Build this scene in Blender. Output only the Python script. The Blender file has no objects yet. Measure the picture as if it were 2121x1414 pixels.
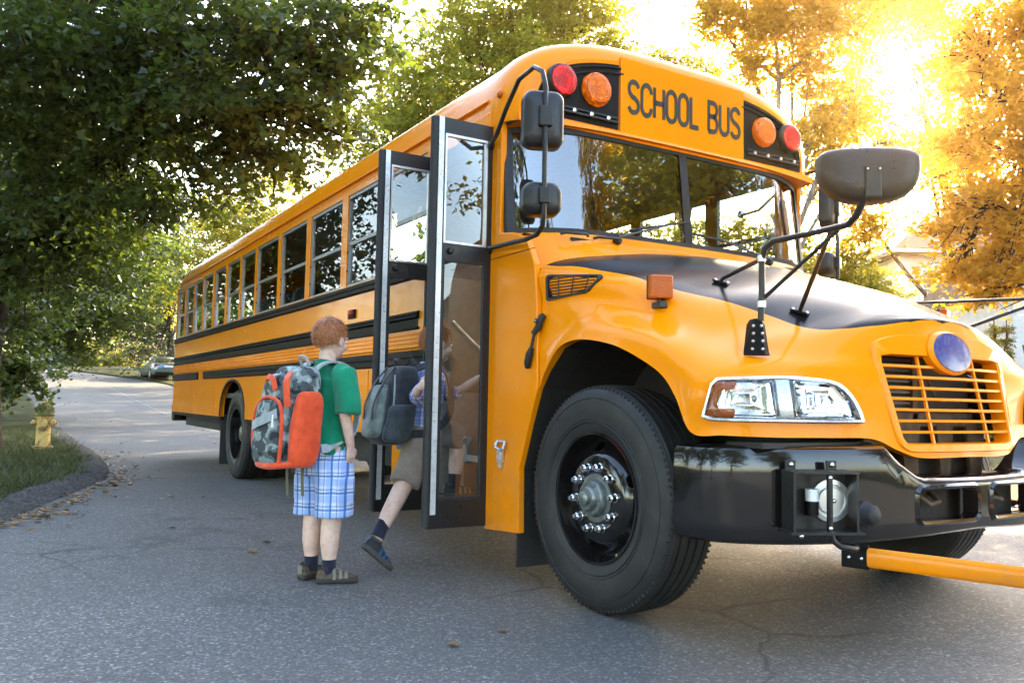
import bpy, bmesh, math, random
import numpy as np
from mathutils import Vector, Matrix

SC = bpy.context.scene
COL = SC.collection
R = math.radians
PI = math.pi

# ------------------------------------------------------------------ camera
cam_d = bpy.data.cameras.new("camera")
cam = bpy.data.objects.new("camera", cam_d)
COL.objects.link(cam)
cam_d.sensor_width = 36.0
cam_d.lens = 29.70
cam_d.clip_start = 0.05
cam_d.clip_end = 2000
_f = Vector((-0.85450848, 0.51457985, 0.07087199))
_r = Vector((0.51691651, 0.85583498, 0.01854192))
_u = Vector((0.05111343, -0.05247913, 0.99731307))
M4 = Matrix.Identity(4)
for i in range(3):
    M4[i][0], M4[i][1], M4[i][2] = _r[i], _u[i], -_f[i]
M4[0][3], M4[1][3], M4[2][3] = 3.1473, -3.5276, 0.9477
cam.matrix_world = M4
SC.camera = cam

# ------------------------------------------------------------------ world, sun, exposure
SUN_DIR = Vector((-0.5316, 0.7765, 0.3382)).normalized()
SUN_EL = math.asin(SUN_DIR.z)
SUN_AZ = math.atan2(SUN_DIR.x, SUN_DIR.y)
wd = bpy.data.worlds.new("World")
SC.world = wd
wd.use_nodes = True
wn = wd.node_tree
wn.nodes.clear()
sky = wn.nodes.new("ShaderNodeTexSky")
sky.sky_type = 'NISHITA'
sky.sun_disc = False
sky.sun_elevation = SUN_EL
sky.sun_rotation = SUN_AZ
sky.air_density = 1.0
sky.dust_density = 2.4
sky.ozone_density = 0.3
bg = wn.nodes.new("ShaderNodeBackground")
bg.inputs[1].default_value = 0.15
wo = wn.nodes.new("ShaderNodeOutputWorld")
wn.links.new(sky.outputs[0], bg.inputs[0])
wn.links.new(bg.outputs[0], wo.inputs[0])

sun_d = bpy.data.lights.new("sun", 'SUN')
sun_d.energy = 3.2
sun_d.angle = R(0.5)
sun_d.color = (1.0, 0.80, 0.50)
sun = bpy.data.objects.new("sun", sun_d)
COL.objects.link(sun)
sun.location = SUN_DIR * 60
sun.rotation_euler = SUN_DIR.to_track_quat('Z', 'Y').to_euler()

vs = SC.view_settings
vs.view_transform = 'Standard'
vs.look = 'None'
vs.exposure = 3.5
vs.gamma = 1.0
vs.use_curve_mapping = False
SC.cycles.max_bounces = 10
SC.cycles.transparent_max_bounces = 24
SC.cycles.diffuse_bounces = 4
SC.cycles.glossy_bounces = 4
SC.cycles.transmission_bounces = 6
SC.cycles.volume_bounces = 0
SC.cycles.caustics_reflective = False
SC.cycles.caustics_refractive = False
SC.cycles.sample_clamp_indirect = 8.0
SC.cycles.use_denoising = True

# ------------------------------------------------------------------ helpers
def tag(o, label=None, cat=None, group=None, kind=None):
    if label: o["label"] = label
    if cat: o["category"] = cat
    if group: o["group"] = group
    if kind: o["kind"] = kind
    return o

def empty(name, loc=(0, 0, 0), rz=0.0, parent=None):
    o = bpy.data.objects.new(name, None)
    o.empty_display_size = 0.1
    COL.objects.link(o)
    o.location = loc
    o.rotation_euler = (0, 0, rz)
    if parent: o.parent = parent
    return o

def link(name, me, mat=None, parent=None):
    o = bpy.data.objects.new(name, me)
    COL.objects.link(o)
    if mat is not None:
        for m in (mat if isinstance(mat, (list, tuple)) else [mat]):
            me.materials.append(m)
    if parent is not None: o.parent = parent
    return o

def copy_tree(o, parent=None):
    c = o.copy()
    COL.objects.link(c)
    if parent is not None: c.parent = parent
    for ch in list(o.children):
        copy_tree(ch, c)
    return c

class MB:
    """collects shapes into one mesh"""
    def __init__(s):
        s.v = []; s.f = []; s.mi = []; s.cur = 0
    def add(s, vs_, fs_):
        b = len(s.v)
        s.v += [tuple(p) for p in vs_]
        s.f += [tuple(b + i for i in f) for f in fs_]
        s.mi += [s.cur] * len(fs_)
        return s
    def box(s, a, b):
        x0, y0, z0 = a; x1, y1, z1 = b
        if x0 > x1: x0, x1 = x1, x0
        if y0 > y1: y0, y1 = y1, y0
        if z0 > z1: z0, z1 = z1, z0
        return s.add([(x0,y0,z0),(x1,y0,z0),(x1,y1,z0),(x0,y1,z0),(x0,y0,z1),(x1,y0,z1),(x1,y1,z1),(x0,y1,z1)],
              [(0,3,2,1),(4,5,6,7),(0,1,5,4),(1,2,6,5),(2,3,7,6),(3,0,4,7)])
    def obox(s, c, ax, ay, az):
        """box from centre and three half axis vectors"""
        c, ax, ay, az = Vector(c), Vector(ax), Vector(ay), Vector(az)
        p = [c+i*ax+j*ay+k*az for k in (-1,1) for (i,j) in ((-1,-1),(1,-1),(1,1),(-1,1))]
        return s.add(p, [(0,3,2,1),(4,5,6,7),(0,1,5,4),(1,2,6,5),(2,3,7,6),(3,0,4,7)])
    def rings(s, rings, close_ring=True, cap0=True, cap1=True):
        n = len(rings[0]); v = [p for r in rings for p in r]; f = []
        m = n if close_ring else n - 1
        for i in range(len(rings) - 1):
            for j in range(m):
                a = i*n+j; b = i*n+(j+1) % n
                f.append((a, b, b+n, a+n))
        if cap0 and close_ring: f.append(tuple(range(n))[::-1])
        if cap1 and close_ring: f.append(tuple((len(rings)-1)*n+i for i in range(n)))
        return s.add(v, f)
    def tube(s, pts, r, n=10, cap=True):
        """round tube along a polyline; r number or list"""
        pts = [Vector(p) for p in pts]
        rs = r if isinstance(r, (list, tuple)) else [r]*len(pts)
        rings = []; ref = None
        for i, p in enumerate(pts):
            if i == 0: t = pts[1]-p
            elif i == len(pts)-1: t = p-pts[i-1]
            else: t = (pts[i+1]-p).normalized()+(p-pts[i-1]).normalized()
            t.normalize()
            if ref is None:
                ref = Vector((0,0,1)) if abs(t.z) < .9 else Vector((1,0,0))
            a = ref - t*ref.dot(t)
            if a.length < 1e-5: a = t.orthogonal()
            a.normalize(); b = t.cross(a); ref = a
            rings.append([p + rs[i]*(math.cos(k*2*PI/n)*a+math.sin(k*2*PI/n)*b) for k in range(n)])
        return s.rings(rings, True, cap, cap)
    def ribbon(s, pts, nrm, w, t):
        """flat strap along points: nrm face normal(s), w width, t thickness"""
        pts = [Vector(p) for p in pts]; rings = []
        for i, p in enumerate(pts):
            a = pts[max(0, i-1)]; b = pts[min(len(pts)-1, i+1)]
            tg = (b-a).normalized()
            nn = Vector(nrm[i]) if isinstance(nrm, list) else Vector(nrm)
            nn = (nn - tg*nn.dot(tg)).normalized(); sd = tg.cross(nn)
            rings.append([p+sd*w/2, p+sd*w/2+nn*t, p-sd*w/2+nn*t, p-sd*w/2])
        return s.rings(rings)
    def lathe(s, prof, n=32, axis='y', c=(0,0,0), sgn=1, close=False):
        """prof list of (radius, offset); axis direction"""
        rings = []
        for (r, o) in prof:
            ring = []
            for k in range(n):
                a = k*2*PI/n; p = r*math.cos(a); q = r*math.sin(a)
                if axis == 'y': ring.append((c[0]+p, c[1]+sgn*o, c[2]+q))
                elif axis == 'x': ring.append((c[0]+sgn*o, c[1]+p, c[2]+q))
                else: ring.append((c[0]+p, c[1]+q, c[2]+sgn*o))
            rings.append(ring)
        return s.rings(rings, True, not close and prof[0][0] > 1e-6, not close and prof[-1][0] > 1e-6)
    def prism(s, poly, to3, t0, t1):
        """extrude a 2d polygon; to3(u,v,t)->point"""
        n = len(poly)
        v = [to3(p[0], p[1], t0) for p in poly]+[to3(p[0], p[1], t1) for p in poly]
        f = [tuple(range(n))[::-1], tuple(range(n, 2*n))]
        f += [(i, (i+1) % n, n+(i+1) % n, n+i) for i in range(n)]
        return s.add(v, f)
    def sphere(s, c, r, n=12, m=8):
        rx, ry, rz = (r, r, r) if not isinstance(r, (tuple, list)) else r
        rings = []
        for i in range(m+1):
            a = -PI/2+PI*i/m; ca = max(1e-4, math.cos(a))
            rings.append([(c[0]+rx*ca*math.cos(k*2*PI/n), c[1]+ry*ca*math.sin(k*2*PI/n), c[2]+rz*math.sin(a)) for k in range(n)])
        return s.rings(rings)
    def build(s, name, mat, parent=None, smooth=None, bevel=None, seg=2, loc=None):
        me = bpy.data.meshes.new(name)
        me.from_pydata(s.v, [], s.f)
        if any(s.mi): me.polygons.foreach_set("material_index", s.mi)
        me.validate()
        bm = bmesh.new(); bm.from_mesh(me)
        bmesh.ops.recalc_face_normals(bm, faces=bm.faces)
        if bevel:
            es = [e for e in bm.edges if len(e.link_faces) == 2 and e.calc_face_angle(0) > R(40)]
            bmesh.ops.bevel(bm, geom=es, offset=bevel, segments=seg, profile=.6, affect='EDGES', clamp_overlap=True)
        bm.to_mesh(me); bm.free()
        if smooth is not None:
            me.polygons.foreach_set("use_smooth", [True]*len(me.polygons))
            me.set_sharp_from_angle(angle=R(smooth))
        o = link(name, me, mat, parent)
        if loc is not None: o.location = loc
        return o

def mirror_y(o, parent=None):
    """a mirrored copy of a bus part, with its sub-parts"""
    me = o.data.copy() if o.data is not None else None
    if me is not None:
        me.transform(Matrix.Diagonal((1, -1, 1, 1))); me.flip_normals()
    c = bpy.data.objects.new(o.name.split('.')[0], me)
    COL.objects.link(c)
    c.location = (o.location[0], -o.location[1], o.location[2])
    c.parent = parent if parent is not None else o.parent
    for k in o.keys():
        if k not in ("label",): c[k] = o[k]
    for ch in list(o.children): mirror_y(ch, c)
    return c

def rrect(x0, y0, x1, y1, r, n=5):
    p = []
    for (cx, cy, a0) in ((x1-r, y0+r, -90), (x1-r, y1-r, 0), (x0+r, y1-r, 90), (x0+r, y0+r, 180)):
        for i in range(n+1):
            a = R(a0+90*i/n); p.append((cx+r*math.cos(a), cy+r*math.sin(a)))
    return p

def round_poly(pts, r, n=4):
    """round the corners of a 2d polygon"""
    out = []; m = len(pts)
    for i in range(m):
        p = Vector(pts[i]); a = Vector(pts[i-1]); b = Vector(pts[(i+1) % m])
        rr = r[i] if isinstance(r, (list, tuple)) else r
        da = (a-p); db = (b-p); la = min(rr, da.length*.45); lb = min(rr, db.length*.45)
        q0 = p+da.normalized()*la; q1 = p+db.normalized()*lb
        for k in range(n+1):
            t = k/n; q = (1-t)**2*q0+2*t*(1-t)*p+t*t*q1
            out.append((q.x, q.y))
    return out

def catmull(P, n):
    """smooth polyline through points P (list of tuples), n samples per span"""
    P = [np.array(p, float) for p in P]; out = []
    for i in range(len(P)-1):
        p1, p2 = P[i], P[i+1]
        p0 = P[i-1] if i > 0 else 2*p1-p2
        p3 = P[i+2] if i+2 < len(P) else 2*p2-p1
        for k in range(n):
            t = k/n
            out.append(.5*((2*p1)+(-p0+p2)*t+(2*p0-5*p1+4*p2-p3)*t*t+(-p0+3*p1-3*p2+p3)*t**3))
    out.append(P[-1])
    return out

def interp(x, xs, ys): return float(np.interp(x, xs, ys))

# ------------------------------------------------------------------ materials
class NT:
    def __init__(s, name):
        s.m = bpy.data.materials.new(name); s.m.use_nodes = True
        s.t = s.m.node_tree; s.t.nodes.clear()
        s.out = s.t.nodes.new("ShaderNodeOutputMaterial")
    def n(s, typ, ins=None, **kw):
        nd = s.t.nodes.new("ShaderNode"+typ)
        for k, v in kw.items(): setattr(nd, k, v)
        for k, v in (ins or {}).items(): s.set(nd.inputs[k], v)
        return nd
    def set(s, sock, v):
        if isinstance(v, bpy.types.NodeSocket): s.t.links.new(v, sock)
        elif isinstance(v, bpy.types.Node): s.t.links.new(v.outputs[0], sock)
        elif hasattr(v, '__len__') and len(v) == 3 and sock.type == 'RGBA': sock.default_value = (*v, 1)
        else: sock.default_value = v
    def ramp(s, fac, stops, mode='LINEAR'):
        nd = s.n("ValToRGB", {0: fac}); cr = nd.color_ramp; cr.interpolation = mode
        while len(cr.elements) < len(stops): cr.elements.new(.5)
        for e, (p, c) in zip(cr.elements, stops):
            e.position = p; e.color = (*c, 1) if hasattr(c, '__len__') else (c, c, c, 1)
        return nd
    def mix(s, fac, a, b, mode='MIX'):
        nd = s.n("Mix", data_type='RGBA', blend_type=mode)
        s.set(nd.inputs[0], fac); s.set(nd.inputs[6], a); s.set(nd.inputs[7], b)
        return nd.outputs[2]
    def math(s, op, a, b=None, c=None):
        nd = s.n("Math", operation=op); s.set(nd.inputs[0], a)
        if b is not None: s.set(nd.inputs[1], b)
        if c is not None: s.set(nd.inputs[2], c)
        return nd.outputs[0]
    def noise(s, scale, detail=4, rough=.55, co=None, dist=0):
        nd = s.n("TexNoise", {"Scale": scale, "Detail": detail, "Roughness": rough, "Distortion": dist})
        s.t.links.new(co if co is not None else s.obj(), nd.inputs[0]); return nd
    def obj(s):
        if not hasattr(s, '_c'): s._c = s.n("TexCoord")
        return s._c.outputs["Object"]
    def geo(s):
        if not hasattr(s, '_g'): s._g = s.n("NewGeometry")
        return s._g.outputs["Position"]
    def bump(s, h, strength=.3, dist=.01):
        nd = s.n("Bump", {"Strength": strength, "Distance": dist}); s.set(nd.inputs["Height"], h); return nd
    def prin(s, base, rough=.5, metal=0., coat=0., spec=.5, nrm=None, **kw):
        p = s.n("BsdfPrincipled")
        s.set(p.inputs["Base Color"], base); s.set(p.inputs["Roughness"], rough)
        s.set(p.inputs["Metallic"], metal); s.set(p.inputs["Specular IOR Level"], spec)
        if coat:
            p.inputs["Coat Weight"].default_value = coat; p.inputs["Coat Roughness"].default_value = .03
        if nrm is not None: s.t.links.new(nrm.outputs[0], p.inputs["Normal"])
        for k, v in kw.items(): s.set(p.inputs[k.replace('_', ' ')], v)
        return p
    def done(s, sh, vol=None):
        s.t.links.new(sh.outputs[0] if isinstance(sh, bpy.types.Node) else sh, s.out.inputs[0]); return s.m

def simple(name, col, rough=.5, metal=0., coat=0., var=.12, nscale=18, bump=0., spec=.5, bscale=120):
    """plain procedural material: colour with slight mottling and worn gloss"""
    t = NT(name)
    nz = t.noise(nscale, 5)
    dark = tuple(c*(1-var) for c in col); lite = tuple(min(1, c*(1+var)) for c in col)
    base = t.ramp(nz.outputs[0], [(.3, dark), (.7, lite)])
    rg = t.ramp(t.noise(nscale*2.3, 4).outputs[0], [(.3, max(0, rough-.06)), (.7, min(1, rough+.08))])
    bn = t.bump(t.noise(bscale, 3).outputs[0], bump, .004) if bump else None
    return t.done(t.prin(base, rg, metal, coat, spec, bn))

YEL = (.96, .282, .0006)
def yellow_paint(name, strip=None):
    t = NT(name)
    nz = t.noise(1.3, 5)
    base = t.ramp(nz.outputs[0], [(.3, tuple(c*.94 for c in YEL)), (.7, tuple(min(1, c*1.03) for c in YEL))])
    base = base.outputs[0]
    # road film along the lower edges: a thin dusty layer with a shape of its own
    sep = t.n("SeparateXYZ", {0: t.geo()})
    dirt = t.math('MULTIPLY', t.ramp(sep.outputs[2], [(.3, 1.), (.95, 0.)]).outputs[0], t.ramp(t.noise(7, 6).outputs[0], [(.38, 0.), (.72, .45)]).outputs[0])
    base = t.mix(dirt, base, (.28, .17, .07))
    rough = t.ramp(t.noise(9, 5).outputs[0], [(.3, .16), (.75, .30)]).outputs[0]
    if strip is not None:
        base, rough, coat = strip(t, base, rough)
    bn = t.bump(t.noise(2.2, 2).outputs[0], .05, .02)
    p = t.prin(base, rough, 0, .2, .12, bn)
    if strip is not None: t.t.links.new(coat, p.inputs["Coat Weight"])
    p.inputs["Coat Roughness"].default_value = .04
    return t.done(p)

def hood_strip(t, base, rough):
    # satin black hood panel whose edge follows the shoulder of the hood
    s = t.n("SeparateXYZ", {0: t.obj()})
    fx = t.math('DIVIDE', t.math('ADD', s.outputs[0], .6), 1.6)
    fc = t.n("FloatCurve", {1: fx})
    cv = fc.mapping.curves[0]
    pts = [(-.60, .90), (-.55, 1.125), (-.47, 1.15), (-.2, 1.085), (.05, 1.03), (.3, .95), (.5, .86), (.65, .755), (.8, .665), (.86, .58), (.905, .43), (.93, .30), (.948, .17), (.956, .0), (1.0, .0)]
    cp = [((x+.6)/1.6, y/1.2) for x, y in pts]
    cv.points[0].location = cp[0]; cv.points[1].location = cp[-1]
    for q in cp[1:-1]: cv.points.new(*q)
    for q in cv.points: q.handle_type = 'AUTO_CLAMPED'
    fc.mapping.update()
    yb = t.math('MULTIPLY', fc.outputs[0], 1.2)
    m = t.math('LESS_THAN', t.math('ABSOLUTE', s.outputs[1]), yb)
    m = t.math('MULTIPLY', m, t.math('GREATER_THAN', s.outputs[2], 1.2))
    return t.mix(m, base, (.012, .011, .011)), t.mix(m, rough, (.26, .26, .26)), t.math('SUBTRACT', .2, t.math('MULTIPLY', m, .17))

def glass_mat(name, tint=(.72, .8, .8), ior=1.6, rough=0.):
    t = NT(name)
    fr = t.n("Fresnel", {"IOR": ior})
    nz = t.bump(t.noise(1.7, 2).outputs[0], .02, .02)
    tr = t.n("BsdfTransparent", {0: tint})
    gl = t.n("BsdfGlossy", {0: (1, 1, 1), 1: rough}); t.t.links.new(nz.outputs[0], gl.inputs["Normal"])
    mx = t.n("MixShader", {0: fr, 1: tr, 2: gl})
    return t.done(mx)

def lens_mat(name, col, emis=0.):
    t = NT(name)
    w = t.n("TexWave", {"Scale": 60, "Distortion": 0.}, wave_type='RINGS'); t.t.links.new(t.obj(), w.inputs[0])
    p = t.prin(col, .2, 0, .12, .3, t.bump(t.n("TexVoronoi", {"Scale": 130, 0: t.obj()}).outputs[0], .35, .004))
    p.inputs["Subsurface Weight"].default_value = 0
    if emis:
        p.inputs["Emission Color"].default_value = (*col, 1)
        gv = t.n("TexVoronoi", {"Scale": 34., 0: t.obj()})  # cell pattern in the emission puts glints on the lit lenses
        t.t.links.new(t.math('MULTIPLY', t.ramp(gv.outputs[0], [(.1, 1.), (.55, .08)]).outputs[0], emis*2.6), p.inputs["Emission Strength"])
    return t.done(p)

MAT = {}
MAT['yellow'] = yellow_paint('school_bus_yellow')
MAT['hood'] = yellow_paint('hood_paint', hood_strip)
MAT['black'] = simple('black_trim', (.006, .006, .006), .5, coat=0, spec=.14)
MAT['blackgloss'] = simple('gloss_black_steel', (.009, .008, .008), .10, coat=.5, var=.3, spec=.4)
MAT['rubber'] = simple('black_rubber', (.018, .018, .019), .62, bump=.2)
MAT['blacksatin'] = simple('satin_black_housing', (.018, .017, .017), .33, coat=0., bump=.04, spec=.4)
MAT['alu'] = simple('aluminium', (.62, .63, .64), .34, metal=1.)
MAT['winalu'] = simple('window_aluminium', (.34, .35, .36), .4, metal=.9)
MAT['chrome'] = simple('chrome', (.8, .8, .8), .09, metal=1., var=.04)
MAT['silver'] = simple('silver_plastic', (.55, .58, .62), .25, metal=.7)
MAT['white'] = simple('white_paint', (.75, .75, .74), .35)
MAT['seat'] = simple('blue_grey_vinyl', (.10, .13, .17), .45, bump=.15)
MAT['inside'] = simple('interior_lining', (.22, .21, .19), .55)
MAT['insidefloor'] = simple('interior_floor', (.06, .06, .062), .6)
MAT['darkmetal'] = simple('underbody_steel', (.02, .019, .018), .65, bump=.2)
MAT['rust'] = simple('cast_iron', (.11, .075, .05), .6, metal=.4, var=.4)
MAT['glass'] = glass_mat('window_glass', (.72, .77, .77), 1.5)
MAT['wglass'] = glass_mat('windshield_glass', (.55, .60, .57), 2.5)
MAT['dglass'] = glass_mat('door_glass', (.82, .88, .9), 1.75)
MAT['clear'] = glass_mat('clear_lens', (.95, .95, .95), 1.45)
MAT['redlens'] = lens_mat('red_lens', (.42, .004, .004), .10)
MAT['redoff'] = lens_mat('red_lens_unlit', (.30, .006, .005))
MAT['amber'] = lens_mat('amber_lens', (.62, .115, .001), .05)
MAT['amberoff'] = lens_mat('amber_lens_unlit', (.50, .095, .002))
MAT['blue'] = simple('emblem_blue', (.035, .045, .22), .25, coat=.5)
MAT['ink'] = simple('black_lettering', (.012, .012, .012), .4)
# ================================================================== SETTING
rng = np.random.default_rng(11)
CAMP = np.array([3.1473, -3.5276, 0.9477])
def at(px, py, dep):
    d = np.array(_f)+np.array(_r)*(px-1060.5)/1749.93+np.array(_u)*(707-py)/1749.93
    return CAMP+dep*d

def hgt(x, y=0):
    t = max(0., -x-8.)
    return .00093*t*t if t < 60 else 3.348+.03*(t-60)

# ---- materials of the setting
def asphalt_mat():
    t = NT('asphalt')
    co = t.geo()
    big = t.noise(.35, 5, .6, co); mid = t.noise(3.1, 6, .65, co)
    fine = t.n("TexVoronoi", {"Scale": 105., 0: co}); grit = t.noise(75, 4, .8, co)
    base = t.ramp(fine.outputs["Color"], [(.10, (.034, .033, .032)), (.45, (.095, .092, .087)), (.74, (.16, .154, .143)), (.88, (.46, .44, .41))])
    base = t.mix(.4, base.outputs[0], t.ramp(grit.outputs[0], [(.35, (.042, .041, .039)), (.65, (.17, .164, .153))]).outputs[0])
    base = t.mix(t.ramp(mid.outputs[0], [(.35, 0.), (.7, .22)]).outputs[0], base, (.12, .117, .11))
    base = t.mix(t.ramp(big.outputs[0], [(.4, 0.), (.62, .4)]).outputs[0], base, (.072, .070, .066))
    st = t.ramp(t.noise(1.1, 5, .7, co, .6).outputs[0], [(.60, 0.), (.70, .55)])
    base = t.mix(st.outputs[0], base, (.035, .035, .036))
    # stains and cracks
    cr = t.n("TexVoronoi", {"Scale": .55, 0: t.n("VectorMath", {0: co, 1: t.n("VectorMath", {0: t.noise(1.4, 4, .6, co).outputs[1], 1: (.35, .35, .35)}, operation='MULTIPLY').outputs[0]}, operation='ADD').outputs[0]}, feature='DISTANCE_TO_EDGE')
    crack = t.math('MULTIPLY', t.ramp(cr.outputs[0], [(.0, 1.), (.010, 0.)]).outputs[0], t.ramp(t.noise(.5, 2, .5, co).outputs[0], [(.46, 0.), (.56, .7)]).outputs[0])
    base = t.mix(crack, base, (.02, .02, .021))
    hh = t.math('ADD', t.math('MULTIPLY', fine.outputs[0], -1.), t.math('MULTIPLY', grit.outputs[0], .8))
    bn = t.bump(hh, .35, .004)
    rough = t.ramp(grit.outputs[0], [(.3, .62), (.7, .9)])
    return t.done(t.prin(base, rough, 0, 0, .35, bn))
MAT['asphalt'] = asphalt_mat()

def lawn_mat():
    t = NT('lawn'); co = t.geo()
    a = t.ramp(t.noise(1.2, 6, .6, co).outputs[0], [(.3, (.022, .028, .009)), (.55, (.040, .048, .013)), (.75, (.10, .08, .035))])
    b = t.mix(t.ramp(t.noise(28, 4, .7, co).outputs[0], [(.4, 0.), (.65, .7)]).outputs[0], a.outputs[0], (.025, .035, .009))
    return t.done(t.prin(b, .9, 0, 0, .1, t.bump(t.noise(40, 4, .7, co).outputs[0], .8, .04)))
MAT['lawn'] = lawn_mat()
def kerb_mat():
    t = NT('kerb_stone'); co = t.geo()
    a = t.ramp(t.noise(38, 6, .75, co).outputs[0], [(.3, (.035, .033, .030)), (.5, (.085, .080, .072)), (.72, (.20, .185, .165))])
    return t.done(t.prin(a, .9, 0, 0, .2, t.bump(t.noise(45, 5, .7, co).outputs[0], .9, .02)))
MAT['kerb'] = kerb_mat()
MAT['soil'] = simple('ground_soil', (.06, .05, .03), .95, var=.3, nscale=1.1)

def leaf_mat(name, dark, mid, lite, tcol, tr=.5, rough=.42):
    t = NT(name)
    a = t.n("Attribute", attribute_name="var")
    c = t.ramp(a.outputs["Fac"], [(0., dark), (.5, mid), (1., lite)])
    c2 = t.mix(.6, c.outputs[0], tcol)
    df = t.prin(c, rough, 0, 0, .5)
    tl = t.n("BsdfTranslucent", {0: c2})
    return t.done(t.n("MixShader", {0: tr, 1: df, 2: tl}))
MAT['leaf_dark'] = leaf_mat('maple_leaf_dark', (.018, .032, .010), (.046, .075, .018), (.115, .155, .045), (.20, .28, .025), .42)
MAT['leaf_green'] = leaf_mat('leaf_green', (.03, .048, .012), (.06, .085, .018), (.11, .13, .03), (.25, .27, .03), .45)
MAT['leaf_yg'] = leaf_mat('leaf_yellow_green', (.055, .08, .010), (.13, .15, .014), (.25, .235, .025), (.48, .47, .03), .58)
MAT['leaf_gold'] = leaf_mat('leaf_gold', (.16, .11, .008), (.32, .21, .014), (.45, .31, .03), (.85, .54, .03), .62)
MAT['leaf_orange'] = leaf_mat('leaf_orange', (.26, .13, .008), (.42, .23, .014), (.55, .34, .03), (.95, .56, .03), .66)
MAT['leaf_blue'] = leaf_mat('spruce_needles', (.012, .026, .020), (.026, .045, .036), (.055, .08, .065), (.05, .09, .05), .15)
MAT['leaf_lime'] = leaf_mat('leaf_lime', (.09, .11, .01), (.18, .19, .02), (.26, .25, .03), (.55, .5, .05), .5)
def bark_mat(name, a, b):
    t = NT(name)
    m = t.n("Mapping", {0: t.obj()}); m.inputs[3].default_value = (1, 1, .22)
    nz = t.noise(14, 6, .7, m.outputs[0])
    return t.done(t.prin(t.ramp(nz.outputs[0], [(.35, a), (.65, b)]), .9, 0, 0, .2, t.bump(nz.outputs[0], .9, .03)))
MAT['bark'] = bark_mat('bark', (.018, .015, .012), (.07, .058, .045))
MAT['bark_pale'] = bark_mat('pale_bark', (.10, .085, .065), (.32, .28, .22))
MAT['grass'] = leaf_mat('grass_blade', (.06, .045, .02), (.04, .058, .014), (.075, .10, .022), (.12, .15, .02), .3)
MAT['fallen'] = leaf_mat('fallen_leaf', (.11, .055, .02), (.22, .12, .04), (.36, .22, .06), (.3, .18, .04), .15)

# ---- ground sheet, road, lawns, kerb
gx = list(np.linspace(-400, -70, 12))+list(np.linspace(-66, 0, 34))+list(np.linspace(6, 300, 10))
gy = list(np.linspace(-300, -20, 8))+list(np.linspace(-16, 16, 9))+list(np.linspace(20, 300, 8))
m = MB(); n = len(gy)
m.add([(x, y, hgt(x)-.06) for x in gx for y in gy], [(i*n+j, i*n+j+1, (i+1)*n+j+1, (i+1)*n+j) for i in range(len(gx)-1) for j in range(n-1)])
tag(m.build('ground', MAT['soil'], smooth=60), 'bare earth ground sheet under lawns and road', None, None, 'structure')

KERB = [(-2.6, -40), (-2.7, -12), (-2.95, -6.5), (-3.35, -4.6), (-4.04, -3.55), (-4.63, -3.33), (-5.62, -3.02), (-6.96, -2.6), (-7.78, -2.42), (-9.5, -2.28), (-12, -2.22),
        (-15.2, -2.28), (-21, -2.3), (-28, -2.25), (-36, -2.3), (-44, -2.5), (-48, -3.0), (-51, -4.6), (-52.6, -8), (-53.3, -14), (-54, -40)]
kl = catmull([(x, y, 0) for x, y in KERB], 5)
RIGHT = [(60, -40), (60, -12), (60, -3), (60, 4), (45, 5.2), (30, 5.2), (20, 5.2), (12, 5.2), (8, 5.2), (2, 5.2), (-6, 5.2),
         (-15, 5.2), (-21, 5.2), (-28, 5.2), (-36, 5.2), (-44, 5.0), (-50, 4.5), (-55, 2.6), (-58.5, .3), (-60.6, -4), (-62, -40)]
rl = catmull([(x, y, 0) for x, y in RIGHT], 5)
m = MB(); K = 9
vv = []
for a, b in zip(kl, rl):
    for k in range(K):
        p = a+(b-a)*k/(K-1); vv.append((p[0], p[1], hgt(p[0])))
m.add(vv, [(i*K+j, i*K+j+1, (i+1)*K+j+1, (i+1)*K+j) for i in range(len(kl)-1) for j in range(K-1)])
tag(m.build('road', MAT['asphalt'], smooth=60), 'grey asphalt road running uphill behind the bus', None, None, 'structure')
# faint centre line: a worn pale stripe
m = MB(); q = catmull([(-13, 1.2, 0), (-24, 1.15, 0), (-36, 1.35, 0), (-46, 1.2, 0), (-52, .2, 0), (-55, -2, 0)], 6)
for a, b in zip(q[:-1], q[1:]):
    w = .035
    m.add([(a[0], a[1]-w, hgt(a[0])+.005), (a[0], a[1]+w, hgt(a[0])+.005), (b[0], b[1]+w, hgt(b[0])+.005), (b[0], b[1]-w, hgt(b[0])+.005)], [(0, 1, 2, 3)])
tag(m.build('road_marking', simple('worn_white_line', (.17, .175, .18), .8, var=.25, nscale=5)), 'thin worn pale line along the road centre', None, None, 'structure')

# kerb berm swept along the edge (rounded asphalt kerb)
prof = [(-.05, -.05), (-.01, .008), (.03, .022), (.08, .040), (.13, .052), (.18, .060), (.23, .062), (.28, .060), (.32, .05), (.38, .02)]
m = MB(); rings = []
kk = catmull([(x, y, 0) for x, y in KERB], 40)
for i, p in enumerate(kk):
    a = kk[max(0, i-1)]; b = kk[min(len(kk)-1, i+1)]; tg = (b-a)/np.linalg.norm(b-a)
    nr = np.array([tg[1], -tg[0], 0])
    if nr[1] > 0 and p[0] < -5: nr = -nr
    if p[0] >= -5 and nr[0] > 0: nr = -nr
    wob = 1+.16*math.sin(i*.61)*math.sin(i*.23)+rng.normal(0, .03)
    rings.append([(p[0]+nr[0]*o*wob, p[1]+nr[1]*o*wob, hgt(p[0])+z*(1+.2*math.sin(i*.83+o*9))+rng.normal(0, .011)) for o, z in prof])
m.rings(rings, False)
tag(m.build('kerb', MAT['kerb'], smooth=60), 'low rough grey kerb curving round the grass corner', None, None, 'structure')

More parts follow.
